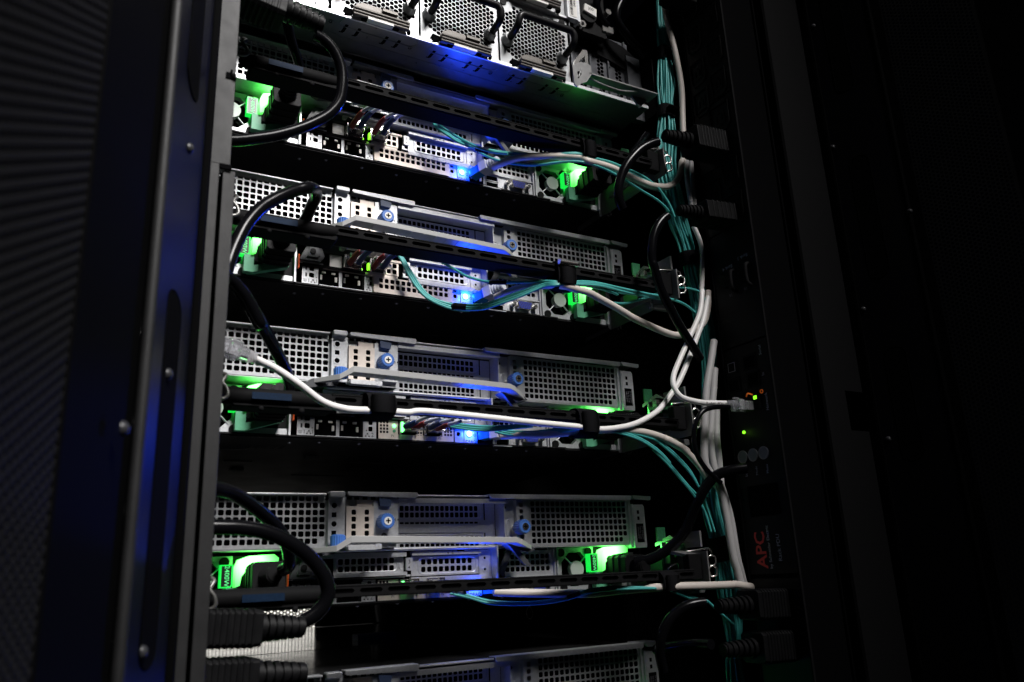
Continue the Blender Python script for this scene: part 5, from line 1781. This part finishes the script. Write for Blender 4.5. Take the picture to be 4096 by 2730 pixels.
Pd = PATHS
cord('c', 'p_topleft', 4.3, 'black power cord looping from the top left plug down in front of the topmost server',
     [dict(base=(-158, -137, 34), d=(.97, .02, -.14), L=42, W_=26, H_=30, relief=30, r1=9.5, r0=7)])
cord('c', 'p_topleft2', 4.0, 'short black power cord dropping from the top left plug behind the bar',
     [dict(base=(-88.5, -9, 17), d=(0, -1, .25), L=26, W_=24, H_=22, ribs=3, relief=20, r1=8, r0=6)])
cord('c', 'p_b', 4.4, 'black power cord arching over the bar of the second server with a green glint',
     [dict(base=(-88.5, -9, 16 - 133.35), d=(0, -1, .15), L=26, W_=24, H_=22, ribs=3, relief=16, r1=8, r0=6)])
cord('c', 'p_c', 4.4, 'black power cord slanting down across the gap to the middle server',
     [dict(base=(-88.5, -9, 16 - 266.7), d=(0, -1, .15), L=26, W_=24, H_=22, ribs=3, relief=16, r1=8, r0=6)])
cord('c', 'p_d1', 4.6, 'black power cord curving down into the left supply of the fourth server',
     [dict(base=(-88.5, -9, 16 - 400.05), d=(0, -1, .1), L=30, W_=24, H_=22, ribs=3, relief=16, r1=8, r0=6)])
cord('c', 'p_d2', 4.6, 'black power cord with a bright highlight looping to the ribbed plug at lower left',
     [dict(base=(-152, -150, -409.0), d=(.99, .02, -.05), L=33, W_=24, H_=20, relief=27, r1=8.4, r0=6.2, ribs=8)])
t = thing('power_plug', 'ribbed black power plug at the very bottom left', 'plug', (-152, -150, -435))
big_plug((0, 0, 0), (.99, .03, -.04), 32, 24, 19, t, ribs=8, relief=30, r1=8.2, r0=6)
t = thing('power_plug', 'large dark power plug high up over the teal bundle', 'plug', (331, -110, 214))
big_plug((0, 0, 0), (-1, 0, .05), 36, 24, 22, t, relief=20)
cord('c', 'p_r1', 4.5, 'black power cord bending down from the first plug on the power strip at the right',
     [dict(base=(331, -125, 25), d=(-.96, 0, -.05), L=42, W_=28, H_=26, relief=32, r1=8.4, r0=6.6)])
cord('c', 'p_r1b', 4.0, 'dark power cord behind the first right cord, seen above it',
     [dict(base=(243, -9, 16), d=(0, -1, .1), L=30, W_=24, H_=22, ribs=3, relief=16, r1=8, r0=6)])
cord('c', 'p_r2', 4.2, 'black power cord hanging from the second plug on the power strip at the right',
     [dict(base=(331, -125, -53), d=(-.96, 0, -.07), L=40, W_=26, H_=20, relief=26, r1=7.6, r0=5.8, ribs=6)])
cord('c', 'p_r3', 4.8, 'black power cord rising from the right supply of the fourth server to the power strip',
     [dict(base=(243, -9, 15 - 400.05), d=(0, -1, 0), L=32, W_=24, H_=22, ribs=3, relief=14, r1=8, r0=6)])
cord('c', 'p_thin', 2.3, 'thin black cable curving beside the grey cables below the clear plug', [])
cord('c', 'p_r4', 4.2, 'black power cord curling from the upper plug at the bottom right',
     [dict(base=(331, -125, -421), d=(-1, 0, .02), L=38, W_=26, H_=24, relief=34, r1=8, r0=6)])
cord('c', 'p_r5', 4.2, 'black power cord running level from the lower plug at the bottom right',
     [dict(base=(331, -125, -455), d=(-1, 0, .02), L=38, W_=26, H_=24, relief=34, r1=8, r0=6)])
for kk in (1, 2):
    t = thing('power_plug', ['', 'dark plug in the right power supply of the second server', 'dark plug in the right power supply of the middle server'][kk], 'plug', (243, -9, 16 - 133.35 * kk))
    big_plug((0, 0, 0), (0.1, -1, .05), 30, 24, 22, t, ribs=3, relief=18)
cord('c', 'p_top1', 4.4, 'thick dark cord rising from the inlet beside the barcode label')
cord('c', 'p_top2', 4.4, 'thick dark cord curving over the recessed bay at the top right')

# ================================================================== power strip (PDU)
def build_pdu():
    X = 330.0
    t = thing('power_strip', 'tall black rack power strip with outlets, round buttons and red lettering', 'power strip', (X, -124, 0))

    def body():
        m = MB()
        m.box(0, 44, -29.4, 29, -640, 420, 2)  # near-black colour stands for shade on the strip's unlit side
        for z0, z1 in ((-640, -400), (-396, -186), (-184, -66), (-64, 4), (6, 76), (78, 190), (192, 420)):
            m.box(-.9, 0, -28.4, 28.4, z0, z1, 0)
        m.box(-2.2, 0, -30.2, -28.4, -640, 420, 1)
        m.box(-2.2, 0, 28.4, 29.6, -640, 420, 1)
        return m
    part('strip_housing', 'pdubody', body, ['black_plastic', 'black_metal', 'inside_dark'], t)

    def outlet(y, z, w, h):
        def f():
            m = MB()
            def hexo(sw, sh):
                c = sw * .36
                return [(y - sw + c, z - sh), (y + sw - c, z - sh), (y + sw, z - sh + c * 1.2), (y + sw, z + sh), (y - sw, z + sh), (y - sw, z - sh + c * 1.2)]
            o, i = hexo(w, h), hexo(w - 1.3, h - 1.3)
            n = 6
            vs = [(-.9, p[0], p[1]) for p in o] + [(-2.6, p[0], p[1]) for p in [(y + (q[0] - y) * .97, z + (q[1] - z) * .97) for q in o]] + [(-2.4, p[0], p[1]) for p in i] + [(.0, p[0], p[1]) for p in i]
            fs = [(k * n + a, k * n + (a + 1) % n, (k + 1) * n + (a + 1) % n, (k + 1) * n + a) for k in range(3) for a in range(n)]
            fs.append(tuple(range(3 * n, 4 * n)))
            m.add(vs, fs, 0)
            m.box(-1.6, .2, y - w * .5, y + w * .5, z - h * .5, z + h * .5, 0)
            for q in (-1, 1):
                m.box(-1.9, -1.5, y + q * w * .25 - .8, y + q * w * .25 + .8, z - h * .25, z + h * .2, 1)
            m.box(-1.9, -1.5, y - .8, y + .8, z + h * .3, z + h * .45, 1)
            return m
        part('outlet', 'outlet%d_%d' % (y, z), f, ['black_plastic', 'inside_dark'], t)
    for z in (214, 172, 131, 94):
        outlet(-13, z, 11, 15)
        outlet(14, z - 8, 11, 15)
    outlet(-8, 55, 14, 16)
    outlet(-13, -10, 11, 15)
    outlet(-13, -48, 11, 15)
    outlet(14, -22, 11, 15)

    def brk():
        m = MB()
        for y in (8, -12):
            m.tube([(-1, y - 8, -132), (-6, y - 8, -130), (-7, y - 8, -122), (-6, y - 8, -112), (-1, y - 8, -110)], 2.0, 8, 0, 4)
            m.cyl((-1, y, -122), (-1, 0, 0), 4.6, 1.5, 18, 0)
            m.box(-4.6, -1, y - 3.2, y + 3.2, -125, -119, 0)
            put_text(m, '16', (-1.05, y, -133), 5, (0, 1, 0), (0, 0, -1), 1)
        put_text(m, 'Bank 4', (-1.05, 8, -104), 5, (0, 1, 0), (0, 0, -1), 2)
        put_text(m, 'Bank 3', (-1.05, -13, -100), 5, (0, 1, 0), (0, 0, -1), 2)
        return m
    part('circuit_breaker', 'pdubrk', brk, ['black_metal', 'ink_grey', 'pdu_ink'], t)

    def ports():
        m = MB()
        for y, z in ((-5, -204), (-7, -221), (18, -222)):
            m.box(-2.0, -.9, y - 8, y + 8, z - 7.4, z + 7.4, 0)
            m.box(-2.2, -1.9, y - 6, y + 6, z - 5, z + 5, 1)
        m.box(-2.0, -.9, 12, 25, -210, -198, 0)
        m.ringdisc((-2.2, 18, -204), (-1, 0, 0), 6.5, 5.6, .3, 4, 3)
        put_text(m, 'Serial', (-1.05, -19, -196), 4.4, (0, 0, 1), (0, 1, 0), 2)
        put_text(m, 'In', (-1.05, -19, -219), 4.4, (0, 0, 1), (0, 1, 0), 2)
        put_text(m, 'Network', (-1.05, -19, -245), 4.4, (0, 0, 1), (0, 1, 0), 2)
        m.box(-3, -.9, -12, 10, -250, -232, 0)
        return m
    part('network_ports', 'pduports', ports, ['black_metal', 'inside_dark', 'pdu_ink', 'ink_grey'], t)

    def li():
        m = MB()
        m.box(-3.4, -2.9, -9.4, -5.6, -240.6, -237.4, 0)
        m.cyl((-1, 13.2, -268), (-1, 0, 0), 1.5, 1.0, 14, 0)
        return m
    part('port_light', 'pduled', li, 'led_lime', t)

    def li2():
        m = MB()
        m.ringdisc((-1.0, -14.5, -234.6), (-1, 0, 0), 2.0, 1.2, .5, 16, 0)
        m.tube([(-3, 3, -236), (-5, -1, -234), (-3, -5, -236)], .7, 6, 0, 4)
        return m
    part('warning_light', 'pduled2', li2, 'led_orange', t)

    def bt():
        m = MB()
        y = 0
        m.cyl((-1, y, -290.5), (-1, 0, 0), 5.6, 1.4, 26, 0)
        m.ringdisc((-2.2, y, -290.5), (-1, 0, 0), 6.0, 5.0, .5, 26, 1)
        return m
    for y in (18, 5, -8):
        part('round_button', 'pdubtn', bt, ['button_grey', 'ink_grey'], t, loc=(0, y, 0))

    def bl():
        m = MB()
        put_text(m, 'Scroll', (-1.05, 17, -305), 3.6, (0, 0, 1), (0, 1, 0), 2)
        put_text(m, 'Mode', (-1.05, 4, -305), 3.6, (0, 0, 1), (0, 1, 0), 2)
        put_text(m, 'Menu', (-1.05, -9, -305), 3.6, (0, 0, 1), (0, 1, 0), 2)
        return m
    part('button_lettering', 'pdubl', bl, ['button_grey', 'ink_grey', 'pdu_ink'], t)

    def dsp():
        m = MB()
        m.box(-1.5, -.9, -18, 18, -346, -318, 0)
        return m
    part('display', 'pdudsp', dsp, 'inside_dark', t)

    def txt():
        m = MB()
        put_text(m, 'APC', (-1.1, 10.5, -375), 17, (0, 0, 1), (0, 1, 0), 0, True)
        put_text(m, 'by Schneider Electric', (-1.1, 1, -373), 4.4, (0, 0, 1), (0, 1, 0), 1)
        put_text(m, 'Rack PDU', (-1.1, -10.5, -374), 5.6, (0, 0, 1), (0, 1, 0), 2)
        return m
    part('brand_lettering', 'pdutxt', txt, ['pdu_red', 'pdu_ink2', 'pdu_ink'], t)
    spot_led('pdu_light', (X - 6, -124 + 13, -268), 0.0006, (.4, 1, .1), 1.0)
    return t


mat('pdu_ink', (0.30, 0.32, 0.42), 0.0, 0.5)
mat('pdu_ink2', (0.42, 0.46, 0.48), 0.0, 0.5)
mat('button_grey', (0.10, 0.12, 0.15), 0.0, 0.4)
build_pdu()

# ================================================================== rack posts and doors
def build_frame_post():
    t = thing('rack_post', 'grey painted rack post at the left, in front of the server edges', 'rack post', (-164, -200, 0))
    m = MB()
    m.box(-5.6, 5.6, 0, 3, -145, 420, 0)
    m.box(-5.6, -0.4, 0, 3, -640, -145, 0)
    m.box(1.9, 9.0, 1.0, 30, -640, -148, 0)
    m.box(-6.2, -5.6, -2, 60, -640, 420, 1)
    m.build('post_face', ['frame_paint', 'frame_black'], t, bevel=0.4)
    m = MB()
    m.box(-.2, 5.9, -.8, 1, -86, -82, 0)
    m.tube([(3, -.6, -80), (3, -1, -84), (5.6, -1, -86)], .7, 6, 0, 3)
    m.build('post_notch', 'inside_dark', t)
    MB().box(-.5, 6.5, -.8, 1, -148, -145, 0).build('post_notch', 'inside_dark', t)
    return t


build_frame_post()


def door(side):
    """perforated rack door standing open; profile runs along direction d from point a"""
    if side == 'left':
        a, d, L0 = Vector((-172.5, -206, 0)), Vector((-.30, -.954, 0)).normalized(), 300
        nrm = Vector((-d.y, d.x, 0)) * 1.0
        if nrm.x < 0: nrm = -nrm
        lab = 'left perforated rack door standing open, blurred in the foreground'
        mesh0, mesh1 = 178, 300
        z0, z1 = -420, 0
    else:
        a, d, L0 = Vector((457, -152, 0)), Vector((.29, -.957, 0)).normalized(), 300
        nrm = Vector((d.y, -d.x, 0))
        if nrm.x > 0: nrm = -nrm
        lab = 'right perforated rack door standing open, almost black'
        mesh0, mesh1 = 82, 165
        z0, z1 = -520, 300
    t = thing('rack_door', lab, 'rack door', a, 'two open rack doors')

    def P(s_, n_, z):
        return d * s_ + nrm * n_ + Vector((0, 0, z))

    def slab(m, s0, s1, n0, n1, za, zb, mi=0):
        vs = [P(s_, n_, z) for z in (za, zb) for s_, n_ in ((s0, n0), (s1, n0), (s1, n1), (s0, n1))]
        m.add(vs, [(0, 3, 2, 1), (4, 5, 6, 7), (0, 1, 5, 4), (1, 2, 6, 5), (2, 3, 7, 6), (3, 0, 4, 7)], mi)
    m = MB()
    ZB, ZT = -640, 420
    e = 96 if side == 'left' else 70
    slab(m, 0, e, -2, 0, ZB, ZT, 2)                   # inner edge flange
    slab(m, 6, 9, 0, 3, ZB, ZT)
    slab(m, e, mesh0, -6, -4, ZB, ZT)
    m.tube([P(e + 1, -1.0, ZB), P(e + 1, -1.0, ZT)], 2.6, 10, 1 if side == 'left' else 0, 1)
    m.build('door_frame', ['frame_black', 'frame_paint', 'flange_black'], t, bevel=0.3)
    # slots pressed into the flange, domed screws
    m = MB()
    if side == 'left':
        zs = [(-140, 40), (-420, -250)]
        sc = (40, 70)
        screws = [(52, -170), (60, -292), (66, -412), (128, -330)]
    else:
        zs = [(96, 260), (-118, 18), (-300, -190)]
        sc = (24, 44)
        screws = [(10, 38), (12, -146), (14, -278), (12, 190), (72, -60)]
    for za, zb in zs:
        pts = []
        for k in range(9):
            aa = math.pi + math.pi * k / 8
            pts.append(P((sc[0] + sc[1]) / 2 + (sc[1] - sc[0]) / 2 * math.cos(aa), .3, za + 8 + 8 * math.sin(aa)))
        for k in range(9):
            aa = math.pi * k / 8
            pts.append(P((sc[0] + sc[1]) / 2 + (sc[1] - sc[0]) / 2 * math.cos(aa), .3, zb - 8 + 8 * math.sin(aa)))
        m.add(pts, [tuple(range(len(pts)))], 1)
        m.tube(pts + [pts[0]], .35, 6, 0, 1)
    m.build('door_slot', ['frame_black', 'inside_dark'], t)
    for s_, z in screws:
        m = MB()
        m.dome(P(s_, .2, z), nrm, 3.0, 2.6, 14)
        m.build('screw_head', 'frame_screw', t)
    # perforated sheet
    m = MB()
    sheet_n = -5

    def PP(u, v, dd):
        return P(v, sheet_n - dd, u)
    m.hexperf(z0, z1, mesh0, mesh1, 4.2, 1.62, lambda u, v: True, PP, 1.0, 0)
    m.build('perforated_sheet', 'door_mesh', t)
    m = MB()
    slab(m, mesh1, mesh1 + 60, -6, -5, ZB, ZT)
    slab(m, mesh0, mesh1, -6, -5, ZB, z0)
    slab(m, mesh0, mesh1, -6, -5, z1, ZT)
    m.build('door_panel', 'frame_black', t)
    return t


mat('frame_screw', (0.03, 0.03, 0.033), 0.0, 0.35, spec=0.3)
door('left')
door('right')

t = thing('rack_post', 'broad dark grey textured post right of the power strip', 'rack post', (425, -150, 0))
m = MB()
m.prism([(-30, -640), (31, -640), (31, -268), (5, -268), (5, -229), (31, -229), (31, 420), (-30, 420)], 'y', 0, 3, 0)
m.build('post_face', 'post_texture', t) if False else None
MATS.setdefault('post_texture', mat('post_texture', (0.007, 0.007, 0.0075), 0.0, 0.7, 0.6, 900, spec=0.05))
m.build('post_face', 'post_texture', t)
m = MB()
m.box(-34, -30, -4, 30, -640, 420, 0)
m.box(-46, -44, -2, 10, -640, 420, 0)
m.box(31, 34, -2, 60, -640, 420, 0)
m.build('post_flange', 'frame_black', t)

# rack shell behind everything
t = thing('rack_cabinet', 'black rack cabinet enclosing the servers', 'cabinet', (45, 0, 0))
m = MB()
m.box(-262, -258, -160, 800, -640, 420)
m.build('side_panel', 'inside_dark', t)
m = MB()
m.box(412, 416, -140, 800, -640, 420)
m.build('side_panel', 'inside_dark', t)
for z in (-33, -166, -300):  # unseen panels added to stop aisle light in the upper gaps
    m = MB()
    m.box(-215, 235, 770, 774, z - 6 - 14, z + 22)
    m.build('blanking_panel', 'inside_dark', t)
m = MB()
m.box(127, 235, 750, 754, -456, -404)
m.build('blanking_panel', 'inside_dark', t)
for x0, x1 in ((-262, -199), (219, 416)):  # unseen panels added to block the lit aisle wall beside the servers
    m = MB()
    m.box(x0, x1, 776, 780, -640, 420)
    m.build('front_light_block', 'inside_dark', t)
for x in (-215, 224):
    m = MB()
    m.box(x, x + 12, 740, 752, -640, 420)
    m.build('mounting_rail', 'black_metal', t)
m = MB()
m.box(226, 229, 20, 740, -452, -404)
m.build('side_rail', 'inside_dark', t)
m = MB()
m.ringdisc((225.4, 205, -430), (1, 0, 0), 7.5, 6.3, 1.0, 24)
m.build('rail_ring', 'bright_metal', t)

# front door mesh seen through the open gap, and the lit aisle behind it
m = MB()
m.hexperf(-530, -395, -120, 300, 6.6, 2.35, lambda u, v: True, lambda u, v, d: (v, 830 + d, u), 1.0, 0)
tag(m.build('front_door_mesh', 'mesh_front'), 'fine perforated front door, bright behind, seen through the gap', 'rack door')
m = MB()
m.box(0, 420, 1500, 1520, -760, -250)
w = m.build('aisle_wall', 'aisle_wall')
w['kind'] = 'structure'
w['label'] = 'pale lit wall of the front aisle'
area("front_aisle_lamp", (50, 1150, 350), (50, 1500, -480), (300, 200), FRONT, (1.0, 0.97, 0.93))
